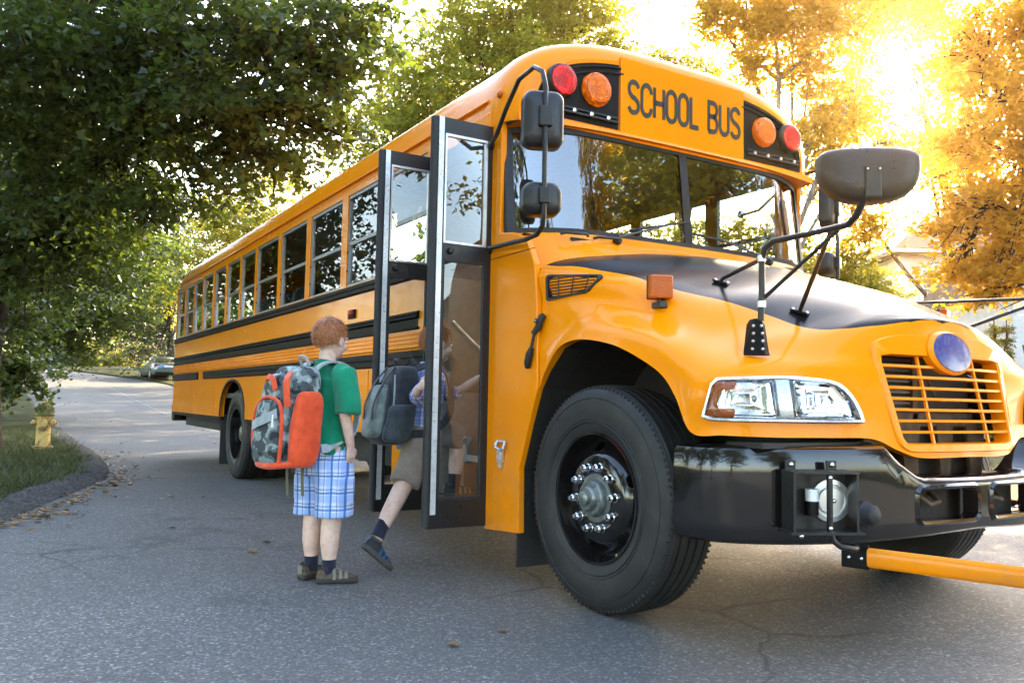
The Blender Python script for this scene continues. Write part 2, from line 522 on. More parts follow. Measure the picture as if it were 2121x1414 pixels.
m = MB(); K = 8; vv = []
for a, tg in zip(kl, kl):
    for k in range(K):
        f = (k/(K-1))**2
        x0 = a[0]-(.28 if a[0] > -5.5 else .05); y0 = a[1]-.26
        bx, by = min(a[0], -3.4)-.3-(1 if a[0] > -4 else 0), -60
        if a[0] > -4.2: x0, y0 = a[0]-.27, a[1]-.12; bx, by = -40, min(-40, a[1])
        p = (x0+(bx-x0)*f, y0+(by-y0)*f); vv.append((p[0], p[1], hgt(p[0])+.058+.05*f))
m.add(vv, [(i*K+j, i*K+j+1, (i+1)*K+j+1, (i+1)*K+j) for i in range(len(kl)-1) for j in range(K-1)])
tag(m.build('lawn', MAT['lawn'], smooth=60), 'shaded grass verge beside the kerb', None, None, 'structure')
m = MB(); vv = []
for a in rl[20:]:
    for k in range(6):
        f = (k/5)**2; x = a[0]+(-120-a[0])*f*(1 if a[0] < -50 else 0); y = a[1]+(90-a[1])*f if a[0] > -58 else a[1]+(0)*f
        if a[0] <= -50: y = a[1]+(30-a[1])*f*.3
        vv.append((x, y, hgt(x)+.06))
m.add(vv, [(i*6+j, i*6+j+1, (i+1)*6+j+1, (i+1)*6+j) for i in range(len(rl)-21) for j in range(5)])
tag(m.build('lawn', MAT['lawn'], smooth=60), 'sunlit grass verge on the far side of the road', None, None, 'structure')

# ---- grass blades of the near corner, fallen leaves
def scatter_tris(name, P, H, W_, mat, lean=.35, seed=1, parent=None):
    g = np.random.default_rng(seed); n = len(P)
    a = g.uniform(0, 2*PI, n); dx = np.c_[np.cos(a), np.sin(a), np.zeros(n)]*W_[:, None]/2
    le = g.uniform(0, 2*PI, n); L = np.c_[np.cos(le)*lean, np.sin(le)*lean, np.ones(n)]*H[:, None]*g.uniform(.6, 1.3, n)[:, None]
    V = np.stack([P-dx, P+dx, P+L], 1).reshape(-1, 3)
    me = bpy.data.meshes.new(name)
    me.vertices.add(3*n); me.vertices.foreach_set("co", V.ravel())
    me.loops.add(3*n); me.loops.foreach_set("vertex_index", np.arange(3*n))
    me.polygons.add(n); me.polygons.foreach_set("loop_start", np.arange(0, 3*n, 3))
    at_ = me.attributes.new("var", 'FLOAT', 'FACE'); at_.data.foreach_set("value", np.clip(g.normal(.5, .25, n), 0, 1))
    me.update(calc_edges=True)
    return link(name, me, mat, parent)
def on_lawn(n, g):
    out = []
    kx = np.array([p[0] for p in kl[::-1]]); ky = np.array([p[1] for p in kl[::-1]])
    while len(out) < n:
        x = g.uniform(-17, -3.9); y = g.uniform(-6.5, -2.3)
        e = np.interp(x, kx[kx < -3.8], ky[kx < -3.8])
        if y < e-.24-.05*math.sin(x*7) and g.random() < (1 if x > -12 else .5): out.append((x, y, hgt(x)+.05))
    return np.array(out)
g = np.random.default_rng(5); P = on_lawn(42000, g)
tag(scatter_tris('grass', P, g.uniform(.03, .12, len(P))*(.5+.8*(np.sin(P[:, 0]*3.1)*np.sin(P[:, 1]*4.3)+.6)), g.uniform(.006, .012, len(P)), MAT['grass'], .9, 3), 'short shaggy green grass behind the kerb', 'grass', None, 'stuff')

def leaf_mesh(name, P, size, mat, seed=1, parent=None, up=.55, droop=None, var=None, shape=.62, cup=.22, lobed=False):
    """many two-triangle folded leaves as one mesh"""
    g = np.random.default_rng(seed); n = len(P)
    nm = g.normal(0, 1, (n, 3)); nm[:, 2] = np.abs(nm[:, 2])*(.4+up)+up
    nm /= np.linalg.norm(nm, axis=1)[:, None]
    t = g.normal(0, 1, (n, 3))
    if droop is not None: t[:, 2] -= droop
    t -= nm*(t*nm).sum(1)[:, None]; t /= np.linalg.norm(t, axis=1)[:, None]
    b = np.cross(nm, t)
    s = (size*g.uniform(.6, 1.35, n))[:, None]
    if lobed:
        q = [(0, 0, 0), (.28, .42, .16), (.52, .20, .05), (1., 0, -.12), (.52, -.20, .05), (.28, -.42, .16)]
        V = np.stack([P+t*s*a_+b*s*b_+nm*s*c_*cup*2 for a_, b_, c_ in q], 1).reshape(-1, 3)
        me = bpy.data.meshes.new(name); k = 6
        i = np.arange(n)*k
        F = np.stack([i, i+1, i+2, i+3, i, i+3, i+4, i+5], 1).ravel()
        me.vertices.add(k*n); me.vertices.foreach_set("co", V.ravel().astype(np.float32))
        me.loops.add(8*n); me.loops.foreach_set("vertex_index", F.astype(np.int32))
        me.polygons.add(2*n); me.polygons.foreach_set("loop_start", np.arange(0, 8*n, 4, dtype=np.int32))
        vr = np.clip(g.normal(.45, .2, n), 0, 1) if var is None else np.clip(var+g.normal(0, .16, n), 0, 1)
        at_ = me.attributes.new("var", 'FLOAT', 'FACE'); at_.data.foreach_set("value", np.repeat(vr, 2).astype(np.float32))
        me.update(calc_edges=True)
        return link(name, me, mat, parent)
    A = P; C = P+t*s; B = P+t*s*.45+b*s*shape/2+nm*s*cup*.5; D = P+t*s*.45-b*s*shape/2+nm*s*cup*.5
    V = np.stack([A, B, C, D], 1).reshape(-1, 3)
    i = np.arange(n)*4
    F = np.stack([i, i+1, i+2, i, i+2, i+3], 1).ravel()
    me = bpy.data.meshes.new(name)
    me.vertices.add(4*n); me.vertices.foreach_set("co", V.ravel().astype(np.float32))
    me.loops.add(6*n); me.loops.foreach_set("vertex_index", F.astype(np.int32))
    me.polygons.add(2*n); me.polygons.foreach_set("loop_start", np.arange(0, 6*n, 3, dtype=np.int32))
    vr = np.clip(g.normal(.45, .2, n), 0, 1) if var is None else np.clip(var+g.normal(0, .14, n), 0, 1)
    at_ = me.attributes.new("var", 'FLOAT', 'FACE'); at_.data.foreach_set("value", np.repeat(vr, 2).astype(np.float32))
    me.update(calc_edges=True)
    return link(name, me, mat, parent)

P = []
for i in range(300):
    j = g.integers(40, 100) if False else g.integers(18, 52)
    p = kl[min(j, len(kl)-1)]; o = abs(g.normal(.02, .16))
    P.append((p[0]+g.normal(0, .2)+.05, p[1]+o+.05, hgt(p[0])+.012))
for i in range(14):
    x, y = g.uniform(-11, 1), g.uniform(-3.0, -1.6); P.append((x, y, hgt(x)+.008))
for i in range(80):
    x, y = g.uniform(-34, -10), g.uniform(-2.2, 1.5); P.append((x, y, hgt(x)+.012))
lo = leaf_mesh('fallen_leaves', np.array(P), .065, MAT['fallen'], 8, up=3.5, cup=.25, shape=.8)
tag(lo, 'dry brown fallen leaves gathered along the kerb and road', 'leaves', None, 'stuff')

# ---- trees
def limb_path(a, b, g, sag=.12, n=6):
    a, b = np.array(a, float), np.array(b, float); L = np.linalg.norm(b-a); out = []
    side = g.normal(0, 1, 3)*L*.06
    for i in range(n+1):
        t = i/n; p = a+(b-a)*t; p = p+side*math.sin(PI*t)+np.array([0, 0, L*sag*math.sin(PI*t)]); out.append(p)
    return out
def tree(name, label, base, top, blobs, leaf, mat, count, seed, bark='bark', r0=.22, cat='tree', group=None, clump=.42, skip=None, fork=.45, per=42, up=.55, parts=True, shape=.62, droop=.5, lobed=False, flat=.26):
    g = np.random.default_rng(seed); base = np.array(base, float); top = np.array(top, float)
    e = empty(name, tuple(base)); tag(e, label, cat, group)
    tr = MB(); L = top-base
    tp = [base+L*t+np.r_[g.normal(0, .03*np.linalg.norm(L)*t*(1-t)*2, 2), 0] for t in np.linspace(0, 1, 9)]
    tr.tube([p-base for p in tp], [r0*(1.35 if i == 0 else 1)*(1-.72*i/8) for i in range(9)], 12)
    o = tr.build('trunk', MAT[bark], e, smooth=60)
    P = []; VV = []
    vol = np.array([b[1]**2 for b in blobs]); share = vol/vol.sum()
    lb = MB()
    for (c, r), sh in zip(blobs, share):
        c = np.array(c)
        q = tp[int(np.clip(fork*8+g.integers(-1, 4), 1, 8))]
        path = limb_path(q, c, g)
        lb.tube([p-base for p in path], [max(.012, r0*.42*(1-.8*i/6)) for i in range(7)], 7)
        nt = int(5+r*2)
        for k in range(nt):
            d = g.normal(0, 1, 3); d /= np.linalg.norm(d); s = path[g.integers(3, 7)]
            pth = limb_path(s, c+d*r*g.uniform(.6, .95), g, .05, 4)
            lb.tube([p-base for p in pth], [max(.006, r0*.13*(1-.8*i/4)) for i in range(5)], 5)
        n = int(count*sh); nc = max(5, n//per)
        d = g.normal(0, 1, (nc, 3)); d /= np.linalg.norm(d, axis=1)[:, None]
        rad = r*g.uniform(.18, 1.0, nc)**.55*(1+.22*np.sin(d[:, 0]*5+seed)*np.sin(d[:, 2]*4+d[:, 1]*6))
        cc = c+d*rad[:, None]*np.array([1, 1, .85])
        idx = g.integers(0, nc, n); sp = clump*g.uniform(.45, 1.5, nc)
        # each spray is a drooping fan that runs outward from its twig
        out_ = d*np.array([1, 1, .25])+g.normal(0, .35, (nc, 3))*np.array([1, 1, .2]); out_ /= np.linalg.norm(out_, axis=1)[:, None]
        lat = np.cross(out_, np.array([0, 0, 1.])); lat /= np.linalg.norm(lat, axis=1)[:, None]+1e-6
        a1 = g.uniform(-1, 1, n); a2 = g.normal(0, .42, n)*(1.15-.6*(a1*.5+.5))
        off = out_[idx]*(a1*sp[idx])[:, None]+lat[idx]*(a2*sp[idx])[:, None]+np.c_[np.zeros(n), np.zeros(n), g.normal(0, flat, n)*sp[idx]*.6-(a1*.5+.5)**2*sp[idx]*.45]
        P.append(cc[idx]+off); VV.append(np.clip(g.normal(.45, .2, nc), 0, 1)[idx])
        for k in g.choice(nc, min(nc, 26), replace=False):   # twigs that carry the sprays
            s0_ = cc[k]-out_[k]*sp[k]; lb.tube([path[5]-base, (path[5]+s0_)/2-base+np.array([0, 0, .06]), s0_-base, cc[k]-base, cc[k]+out_[k]*sp[k]*.8-np.array([0, 0, sp[k]*.3])-base], [.016, .012, .009, .006, .003], 4)
    P = np.concatenate(P); VV = np.concatenate(VV)
    if skip is not None:
        k = ~skip(P); P = P[k]; VV = VV[k]
    P = P[P[:, 2] > .2]; VV = VV[:len(P)]
    lb.build('limbs', MAT[bark], e, smooth=60)
    leaf_mesh('crown', P-base, leaf, MAT[mat], seed, e, up, droop, VV, shape, lobed=lobed)
    return e
def bus_box(P): return (np.abs(P[:, 1]) < 1.75) & (P[:, 2] < 3.35) & (P[:, 0] > -11.6)
def B(l): return [(at(px, py, d), r) for px, py, d, r in l]

tree('maple_tree', 'large dark green maple arching over the road beside the fire hydrant', (-12.6, -3.85, hgt(-12.6)), (-11.9, -3.4, 9.5),
     B([(60, 90, 12, 1.9), (210, 170, 12.5, 1.6), (350, 50, 11.5, 1.4), (520, 70, 11, 1.15), (690, 30, 10.8, .85), (420, 240, 11.5, 1.0), (590, 220, 11, .85), (250, 370, 12.5, 1.15),
        (60, 360, 13, 1.7), (80, 530, 13.5, 1.2), (330, 430, 12, .6), (700, 160, 10.8, .45), (770, 60, 10.8, .36), (20, 650, 14, .6), (190, 490, 14, 1.0), (560, 340, 11.5, .55), (680, 270, 11, .42), (440, 380, 12, .5), (620, 120, 11, .6), (300, 260, 12, .8), (500, 300, 11.5, .5)]),
     .112, 'leaf_dark', 47000, 3, r0=.30, clump=.50, skip=bus_box, fork=.5, per=52, lobed=True)
tree('maple_tree', 'dark green roadside tree with low hanging branches behind the arching maple', (-24, -6.2, hgt(-24)), (-23.6, -5.4, 11),
     B([(60, 620, 24, 2.4), (170, 600, 25, 2.0), (110, 430, 26, 3.0), (250, 550, 27, 1.9), (10, 300, 26, 3.2), (230, 650, 26, 1.3), (310, 500, 28, 1.0), (120, 690, 25, 1.0)]),
     .15, 'leaf_dark', 44000, 7, r0=.28, clump=.6)
tree('oak_tree', 'green tree overhanging the far left bend of the road', (-47, -7.5, hgt(-47)), (-46.5, -7, 13),
     B([(20, 600, 48, 4.5), (110, 650, 47, 2.6), (170, 600, 48, 2.8), (60, 480, 49, 5), (230, 620, 50, 2.2)]), .22, 'leaf_green', 20000, 9, r0=.35, clump=1.0)
tree('spruce_tree', 'dark blue green conifer above the parked sedan', (-56, 5.9, hgt(-56)), (-56, 5.9, 13.5),
     B([(310, 560, 57, 1.5), (300, 610, 57, 2.1), (330, 650, 56.5, 2.3), (275, 660, 57, 1.9), (345, 700, 56, 1.8), (300, 705, 57, 1.9), (250, 690, 57, 1.2)]),
     .16, 'leaf_blue', 30000, 12, r0=.28, clump=.65, up=.2, droop=1.0, shape=.3)
tree('lime_tree', 'sunlit yellow green tree behind the rear of the bus', (-50, 12.5, hgt(-50)), (-50, 12.5, 14),
     B([(430, 530, 54, 2.9), (370, 590, 54, 2.4), (490, 470, 54, 2.6), (350, 520, 55, 2.0), (560, 420, 54, 3), (430, 450, 56, 2.2)]), .2, 'leaf_yg', 26000, 14, r0=.3, clump=.8)
tree('ash_tree', 'tall golden green tree rising behind the middle of the bus roof', at(1010, 700, 29)*np.array([1, 1, 0])+np.array([0, 0, hgt(at(1010, 700, 29)[0])]), at(1060, 20, 29),
     B([(1000, 170, 29, 3.0), (900, 260, 29, 2.6), (1150, 110, 29, 2.5), (1220, 60, 29, 1.5), (1060, 20, 29, 2.6), (870, 170, 29, 1.5), (770, 350, 30, 1.6), (960, 70, 29, 1.5), (1000, 340, 29, 2.6), (1180, -40, 29, 2), (860, 330, 29, 2), (1250, 130, 29, 1.0), (820, 240, 29.5, 1.1)]),
     .155, 'leaf_yg', 70000, 21, r0=.26, clump=.6)
tree('birch_tree', 'small golden tree showing just above the SCHOOL BUS sign', at(1400, 700, 33)*np.array([1, 1, 0])+np.array([0, 0, hgt(at(1400, 700, 33)[0])]), at(1400, 120, 33),
     B([(1400, 140, 33, 1.1), (1350, 130, 33, .8), (1460, 170, 33, 1.1), (1420, 230, 33, 1.6), (1500, 280, 33, 1.6)]), .14, 'leaf_yg', 16000, 23, r0=.16, clump=.5)
tree('sycamore_tree', 'pale trunked golden tree standing where the low sun shines through', at(1612, 700, 23)*np.array([1, 1, 0])+np.array([0, 0, hgt(at(1612, 700, 23)[0])]), at(1606, 60, 23),
     B([(1540, 20, 23, 1.25), (1650, 30, 23, 1.3), (1740, 20, 23, 1.35), (1750, 210, 23.5, 1.2), (1680, 290, 23, 1.2), (1470, 30, 23, .55), (1750, 370, 24, 1.2), (1790, 460, 25, .7), (1560, 130, 23, .8), (1680, 150, 23.5, .9), (1860, -10, 23, 1.2), (1840, 290, 25, .5)]),
     .13, 'leaf_gold', 42000, 25, 'bark_pale', r0=.17, clump=.48, fork=.6)
tree('maple_tree', 'golden orange maple at the right edge in front of the white house', at(2330, 760, 14.5)*np.array([1, 1, 0]), at(2250, 60, 14.5),
     B([(2060, 210, 14, 1.05), (2110, 360, 14, 1.1), (2020, 430, 14, .72), (2085, 540, 14, .75), (1985, 560, 14.5, .42), (2110, 50, 14, 1.05), (1990, 90, 14.5, .62), (2000, 280, 14.5, .62), (2190, 250, 14, 1.2), (2200, 480, 14, 1.0), (2040, 620, 14.3, .35), (1950, 480, 14.6, .35), (2240, 30, 14, 1.2)]),
     .098, 'leaf_orange', 36000, 27, r0=.2, clump=.46, fork=.55, per=50, lobed=True)
tree('ash_tree', 'golden tree far behind the large oval mirror', at(2010, 720, 31)*np.array([1, 1, 0])+np.array([0, 0, hgt(at(2010, 720, 31)[0])]), at(1950, 60, 31),
     B([(1930, 20, 31, 1.3), (1850, 20, 31, 1.0), (1960, 150, 31, 1.1), (1930, 300, 31, 1.1), (1790, 120, 31, .9), (1860, 330, 31, .9), (1990, 330, 31, 1.3), (1770, 240, 31, 1.1), (1905, 225, 31, .45)]), .15, 'leaf_gold', 22000, 33, r0=.2, clump=.6)
shr = [(1700, 560, 26, 1.1, 'leaf_lime'), (1770, 540, 26, 1.3, 'leaf_lime'), (1800, 600, 26.5, .8, 'leaf_yg'), (1620, 520, 25, 1.4, 'leaf_yg'), (1530, 510, 24, 1.4, 'leaf_lime'), (1430, 520, 24, 1.4, 'leaf_yg'), (1310, 530, 25, 1.6, 'leaf_green'), (1180, 540, 26, 1.6, 'leaf_yg')]
side = ['just right of the large oval mirror', 'below the large oval mirror', 'beside the white house corner', 'seen through the bus side windows behind the driver', 'seen through the windshield beside the right wiper', 'seen through the windshield centre', 'hidden mostly behind the bus cab', 'hidden mostly behind the entrance door']
for i, (px, py, d, r, mt) in enumerate(shr):
    c = at(px, py, d); gz = hgt(c[0])
    tree('garden_shrub', 'bushy yellow green shrub '+side[i], (c[0], c[1], gz), (c[0], c[1], c[2]+r*.3), [(c, r), ((c[0]+.5, c[1]-.2, max(gz+.5, c[2]-1.1*r)), r*1.05), ((c[0]-.6, c[1]+.2, max(gz+.4, c[2]-.9*r)), r)], .12, mt, 9000, 40+i, r0=.06, clump=.35, cat='shrub', group='shrubs behind the bus', fork=.3)
# low bushes at the far bend
fb = [(0, 640, 19, .8, 'leaf_dark', 'tall dark bush at the left edge behind the maple trunk'), (180, 745, 60, 1.0, 'leaf_green', 'round dark green bush at the far bend of the road'), (235, 748, 62, .9, 'leaf_lime', 'bright lime bush at the far bend beside the conifer'), (120, 735, 64, 1.1, 'leaf_lime', 'sunlit yellow bush at the far left of the bend'),
      (75, 735, 63, 1.1, 'leaf_yg', 'tall golden shrub at the far left end of the road'), (280, 735, 64, 1.2, 'leaf_yg', 'golden shrub behind the parked sedan'), (215, 715, 70, 2.0, 'leaf_lime', 'sunlit lime tree in the gap at the road bend'), (150, 712, 72, 2.0, 'leaf_yg', 'sunlit golden tree in the gap at the road bend'), (350, 735, 62, 1.3, 'leaf_yg', 'golden shrub just left of the bus rear')]
for i, (px, py, d, r, mt, lab) in enumerate(fb):
    c = at(px, py, d); gz = hgt(c[0])
    tree('far_bush', lab, (c[0], c[1], gz), (c[0], c[1], c[2]), [(c, r), ((c[0], c[1]+r*.5, (c[2]+gz)/2), r*.9), ((c[0], c[1]-r*.5, (c[2]+gz)/2), r*.9)], .16, mt, 4500, 60+i, r0=.08, clump=.4, cat='bush', group='bushes at the road bend', fork=.3)
for i, (x, y, zc, r, mt, lab) in enumerate([(-15, 7.2, 4.6, 2.2, 'leaf_yg', 'added golden shade tree hidden behind the middle of the bus'), (-20, 7.4, 4.8, 2.3, 'leaf_green', 'added green shade tree hidden behind the rear half of the bus'), (-25.5, 7.6, 5.0, 2.4, 'leaf_yg', 'second added golden shade tree hidden behind the rear of the bus'), (-31, 8.0, 5.3, 2.4, 'leaf_green', 'added green shade tree just beyond the rear of the bus'), (-36.5, 8.2, 5.2, 2.4, 'leaf_yg', 'added golden shade tree beyond the rear corner of the bus'), (-42, 8.4, 5.4, 2.4, 'leaf_green', 'added green shade tree between the bus and the parked sedan'), (-48, 8.6, 6.0, 2.3, 'leaf_yg', 'added golden shade tree beside the parked sedan')]):
    gz = hgt(x)  # trees added behind the bus to shade the far road
    tree('shade_tree', lab, (x, y, gz), (x, y, zc+2), [((x, y, zc), r), ((x+1.5, y-1.2, zc-.8), r*.8), ((x-1.6, y-.8, zc-.4), r*.85), ((x, y+.8, zc+1.6), r*.8), ((x+.3, y-1.8, zc+.6), r*.7), ((x-.4, y-.2, zc-2.3), r*.85), ((x+1.6, y, zc-2.2), r*.8), ((x, y+.3, zc+2.6), r*.7)], .17, mt, 15000, 140+i, r0=.2, clump=.6, group='added shade trees along the far verge')
# distant wood that closes the view
P = []; V = []
gg = np.random.default_rng(77)
for i in range(320):
    a = gg.uniform(-65, 42); a = math.radians(a); d = gg.uniform(85, 120)
    dirv = np.array(_f)*math.cos(a)+np.array(_r)*math.sin(a); dirv[2] = 0
    c = CAMP+dirv*d; hz = gg.uniform(0, 7.5); r = gg.uniform(2, 4)
    n = 190; P.append(np.c_[gg.normal(c[0], r*.6, n), gg.normal(c[1], r*.6, n), np.abs(gg.normal(hgt(c[0])+hz, r*.6, n))]); V.append(np.full(n, gg.uniform(.1, .9)))
wo_ = leaf_mesh('treeline', np.concatenate(P), .5, MAT['leaf_yg'], 78, var=np.concatenate(V))
tag(wo_, 'far off wood closing the view behind the houses', 'wood', None, 'stuff')
# trees across the junction, mirrored in the windshield and bumper
for i, (x, y, h, mt, lab) in enumerate([(11.5, 13.5, 17, 'leaf_lime', 'golden tree across the junction reflected in the windshield'), (8.5, 17.5, 17, 'leaf_gold', 'second golden tree across the junction reflected in the windshield'), (17.5, 17.0, 18, 'leaf_lime', 'green tree across the junction reflected in the windshield'), (4.5, 22, 14, 'leaf_gold', 'golden tree opposite the bus front reflected in the windshield'), (15.0, 11.0, 17, 'leaf_gold', 'golden tree nearest the junction reflected in the windshield')]):
    tree('street_tree', lab, (x, y, 0), (x, y, h), [((x, y, h*.55), 3.0), ((x+1.5, y-1.0, h*.42), 2.4), ((x-2, y+.5, h*.45), 2.4), ((x+.5, y+1, h*.85), 2.2), ((x-1, y-1.2, h*.72), 2.3), ((x, y, h*.3), 2.0), ((x+1.6, y+.4, h*.66), 2.0)], .20, mt, 20000, 90+i, r0=.25, clump=.6, group='trees across the junction')
# trees along the near side of the street, mirrored in the bus flank, doors and bumper
for i, (x, y, h, mt, lab) in enumerate([(-9, -13, 13, 'leaf_dark', 'dark tree across the verge reflected in the rear flank of the bus'), (-1.5, -14.5, 13, 'leaf_green', 'green tree across the side road reflected in the bus flank'), (5.5, -14, 14, 'leaf_dark', 'dark tree behind the photographer reflected in the front wheel rim'), (12.5, -11.5, 14, 'leaf_green', 'green tree behind the photographer reflected in the bumper'), (19, -5, 12, 'leaf_green', 'green tree down the road reflected in the bumper'), (-17, -12, 13, 'leaf_dark', 'dark tree behind the hydrant reflected in the rear windows')]):
    tree('street_tree', lab, (x, y, 0), (x, y, h), [((x, y, h*.55), 3.2), ((x+1.8, y+.5, h*.40), 2.6), ((x-2.2, y+.5, h*.42), 2.6), ((x+.5, y+1, h*.82), 2.4), ((x-1, y-.8, h*.70), 2.5), ((x, y+1, h*.25), 2.2), ((x+2.4, y, h*.62), 2.2), ((x-2.6, y, h*.66), 2.0)], .30, mt, 12000, 190+i, r0=.25, clump=.8, group='trees along the near side')
# ================================================================== SCHOOL BUS (x forward, front axle at x = 0, door side y < 0)
BUS = empty('school_bus', (0, 0, 0))
tag(BUS, 'yellow school bus with black rails and open entrance door', 'school bus')
XR = -10.94; XD0, XD1 = -1.695, -0.945; YS = 1.22

# ---- hood and fenders -------------------------------------------------
# per station: bottom edge, fender, shelf, shoulder, spine
ST = [
 ((-.420,-1.212,1.02),(-.430,-1.206,1.25),(-.440,-1.190,1.45),(-.470,-1.150,1.655),(-.50,0,1.82)),
 ((-.357,-1.222,1.10),(-.330,-1.203,1.27),(-.300,-1.175,1.45),(-.300,-1.115,1.63),(-.35,0,1.785)),
 ((-.232,-1.228,1.212),(-.20,-1.20,1.30),(-.180,-1.160,1.45),(-.150,-1.07,1.60),(-.20,0,1.75)),
 ((-.073,-1.232,1.243),(-.05,-1.20,1.325),(-.02,-1.135,1.42),(.05,-1.03,1.55),(.0,0,1.70)),
 ((.12,-1.234,1.222),(.13,-1.198,1.30),(.15,-1.105,1.378),(.18,-.99,1.505),(.15,0,1.656)),
 ((.285,-1.234,1.178),(.29,-1.20,1.265),(.30,-1.085,1.335),(.30,-.95,1.46),(.30,0,1.61)),
 ((.504,-1.236,1.08),(.51,-1.205,1.19),(.50,-1.055,1.275),(.50,-.86,1.40),(.53,0,1.535)),
 ((.606,-1.237,.98),(.635,-1.20,1.125),(.62,-1.005,1.235),(.65,-.755,1.333),(.68,0,1.48)),
 ((.695,-1.235,.842),(.742,-1.205,1.06),(.745,-.955,1.195),(.75,-.692,1.29),(.78,0,1.437)),
 ((.805,-1.17,.835),(.825,-1.115,1.065),(.81,-.89,1.175),(.80,-.665,1.272),(.83,0,1.412)),
 ((.905,-.98,.83),(.895,-.93,1.065),(.875,-.78,1.16),(.845,-.61,1.268),(.865,0,1.396)),
 ((.957,-.76,.83),(.936,-.70,1.065),(.908,-.63,1.165),(.875,-.55,1.273),(.89,0,1.383)),
 ((.992,-.54,.825),(.960,-.515,1.06),(.935,-.475,1.17),(.905,-.43,1.29),(.91,0,1.372)),
 ((1.021,-.42,.78),(.976,-.37,1.06),(.953,-.345,1.18),(.93,-.30,1.308),(.925,0,1.362)),
 ((1.045,-.30,.75),(.988,-.25,1.05),(.964,-.22,1.19),(.945,-.20,1.317),(.937,0,1.354)),
 ((1.061,0,.75),(1.002,0,1.04),(.973,0,1.19),(.956,0,1.325),(.946,0,1.345))]
rows = []
for B_, F_, G_, M_, C_ in ST:
    N_ = (M_[0]*.5+C_[0]*.5, M_[1]*.5, C_[2]-(C_[2]-M_[2])*.27)
    rows.append(catmull([B_, F_, G_, M_, N_, C_], 7))
nv = len(rows[0])
cols = [catmull([rows[i][j] for i in range(len(rows))], 8) for j in range(nv)]
nu = len(cols[0])
def in_panel(p):
    return p[0] > .8 and .79 < p[2] < 1.225 and abs(p[1]) < interp(p[2], [.79, 1.15, 1.225], [.385, .445, .36])
hm = MB()
G = [[cols[j][i] for j in range(nv)] for i in range(nu)]
def lipin(i):
    p = G[i][0]; q = G[i][1]
    ins = np.array([-.045 if p[0] > .75 else 0, .05 if p[0] < .95 else .0, 0.])
    return p+ins
full = [[lipin(i)]+G[i] for i in range(nu)]
NVV = nv+1
idx = {}
V = [p for r in full for p in r]
Fc = []
for i in range(nu-1):
    for j in range(NVV-1):
        q = [i*NVV+j, i*NVV+j+1, (i+1)*NVV+j+1, (i+1)*NVV+j]
        c = sum(V[k] for k in q)/4
        if in_panel(c): continue
        Fc.append(tuple(q))
hm.add(V, Fc)
nb = len(hm.v)
hm.add([(v[0], -v[1], v[2]) for v in V], [f[::-1] for f in Fc])
me = bpy.data.meshes.new('hood'); me.from_pydata(hm.v, [], hm.f)
bm = bmesh.new(); bm.from_mesh(me); bmesh.ops.remove_doubles(bm, verts=bm.verts, dist=.0008); bmesh.ops.recalc_face_normals(bm, faces=bm.faces)
bm.to_mesh(me)
from mathutils.bvhtree import BVHTree
HB = BVHTree.FromBMesh(bm); bm.free()
me.polygons.foreach_set("use_smooth", [True]*len(me.polygons)); me.set_sharp_from_angle(angle=R(50))
HOOD = link('hood', me, MAT['hood'], BUS); HOOD["label"] = 'sloping yellow hood with black top panel'
def on_side(x, z):
    p, nn, _, _ = HB.ray_cast(Vector((x, -3, z)), Vector((0, 1, 0)))
    if nn.y > 0: nn = -nn
    return p, nn
def on_top(x, y):
    p, nn, _, _ = HB.ray_cast(Vector((x, y, 4)), Vector((0, 0, -1)))
    if nn.z < 0: nn = -nn
    return p, nn

def nose_x(y, z): return .972+(1.19-z)*.203-.19*y*y
def polar(poly, c, N):
    """resample a convex polygon by angle round c"""
    out = []; P = [Vector((p[0]-c[0], p[1]-c[1])) for p in poly]
    for k in range(N):
        a = 2*PI*k/N; d = Vector((math.cos(a), math.sin(a))); best = 0
        for i in range(len(P)):
            p, q = P[i], P[(i+1) % len(P)]; e = q-p; den = d.x*e.y-d.y*e.x
            if abs(den) < 1e-9: continue
            t = (p.x*e.y-p.y*e.x)/den; s = (p.x*d.y-p.y*d.x)/den
            if t > 0 and -1e-6 <= s <= 1+1e-6: best = max(best, t)
        out.append((c[0]+d.x*best, c[1]+d.y*best))
    return out
outer = round_poly([(-.415, .772), (.415, .772), (.485, 1.215), (.33, 1.262), (-.33, 1.262), (-.485, 1.215)], [.07, .07, .06, .1, .1, .06])
inner = round_poly([(-.385, .806), (.385, .806), (.43, 1.172), (-.43, 1.172)], .03)
C0 = (0, .99); N = 96
po, pi_ = polar(outer, C0, N), polar(inner, C0, N)
def off(poly, d): return [(C0[0]+(p[0]-C0[0])*(1+d), C0[1]+(p[1]-C0[1])*(1+d)) for p in poly]
gm = MB()
rg = []
for poly, dx in ((po, -.03), (po, .004), (off(po, -.012), .010), (off(pi_, .02), .012), (pi_, .006), (off(pi_, -.01), -.06)):
    rg.append([(nose_x(y, z)+dx, y, z) for y, z in poly])
gm.rings(rg, True, False, False)
GR = gm.build('grille', MAT['yellow'], BUS, smooth=40)
for k in range(7):
    z = .806+.366*(k+1)/8.05; w = interp(z, [.806, 1.172], [.387, .43])
    m = MB(); rg = []
    for y in np.linspace(-w, w, 15):
        x = nose_x(y, z); rg.append([(x+.002, y, z+.008), (x+.002, y, z-.003), (x-.045, y, z-.007), (x-.045, y, z+.003)])
    m.rings(rg); m.build('slat', MAT['yellow'], GR, smooth=30)
for y in (-.2, .2):
    m = MB(); rg = []
    for z in np.linspace(.807, 1.171, 8):
        x = nose_x(y, z)-.004; rg.append([(x, y-.006, z), (x, y+.006, z), (x-.012, y+.005, z), (x-.012, y-.005, z)])
    m.rings(rg); m.build('mullion', MAT['yellow'], GR)
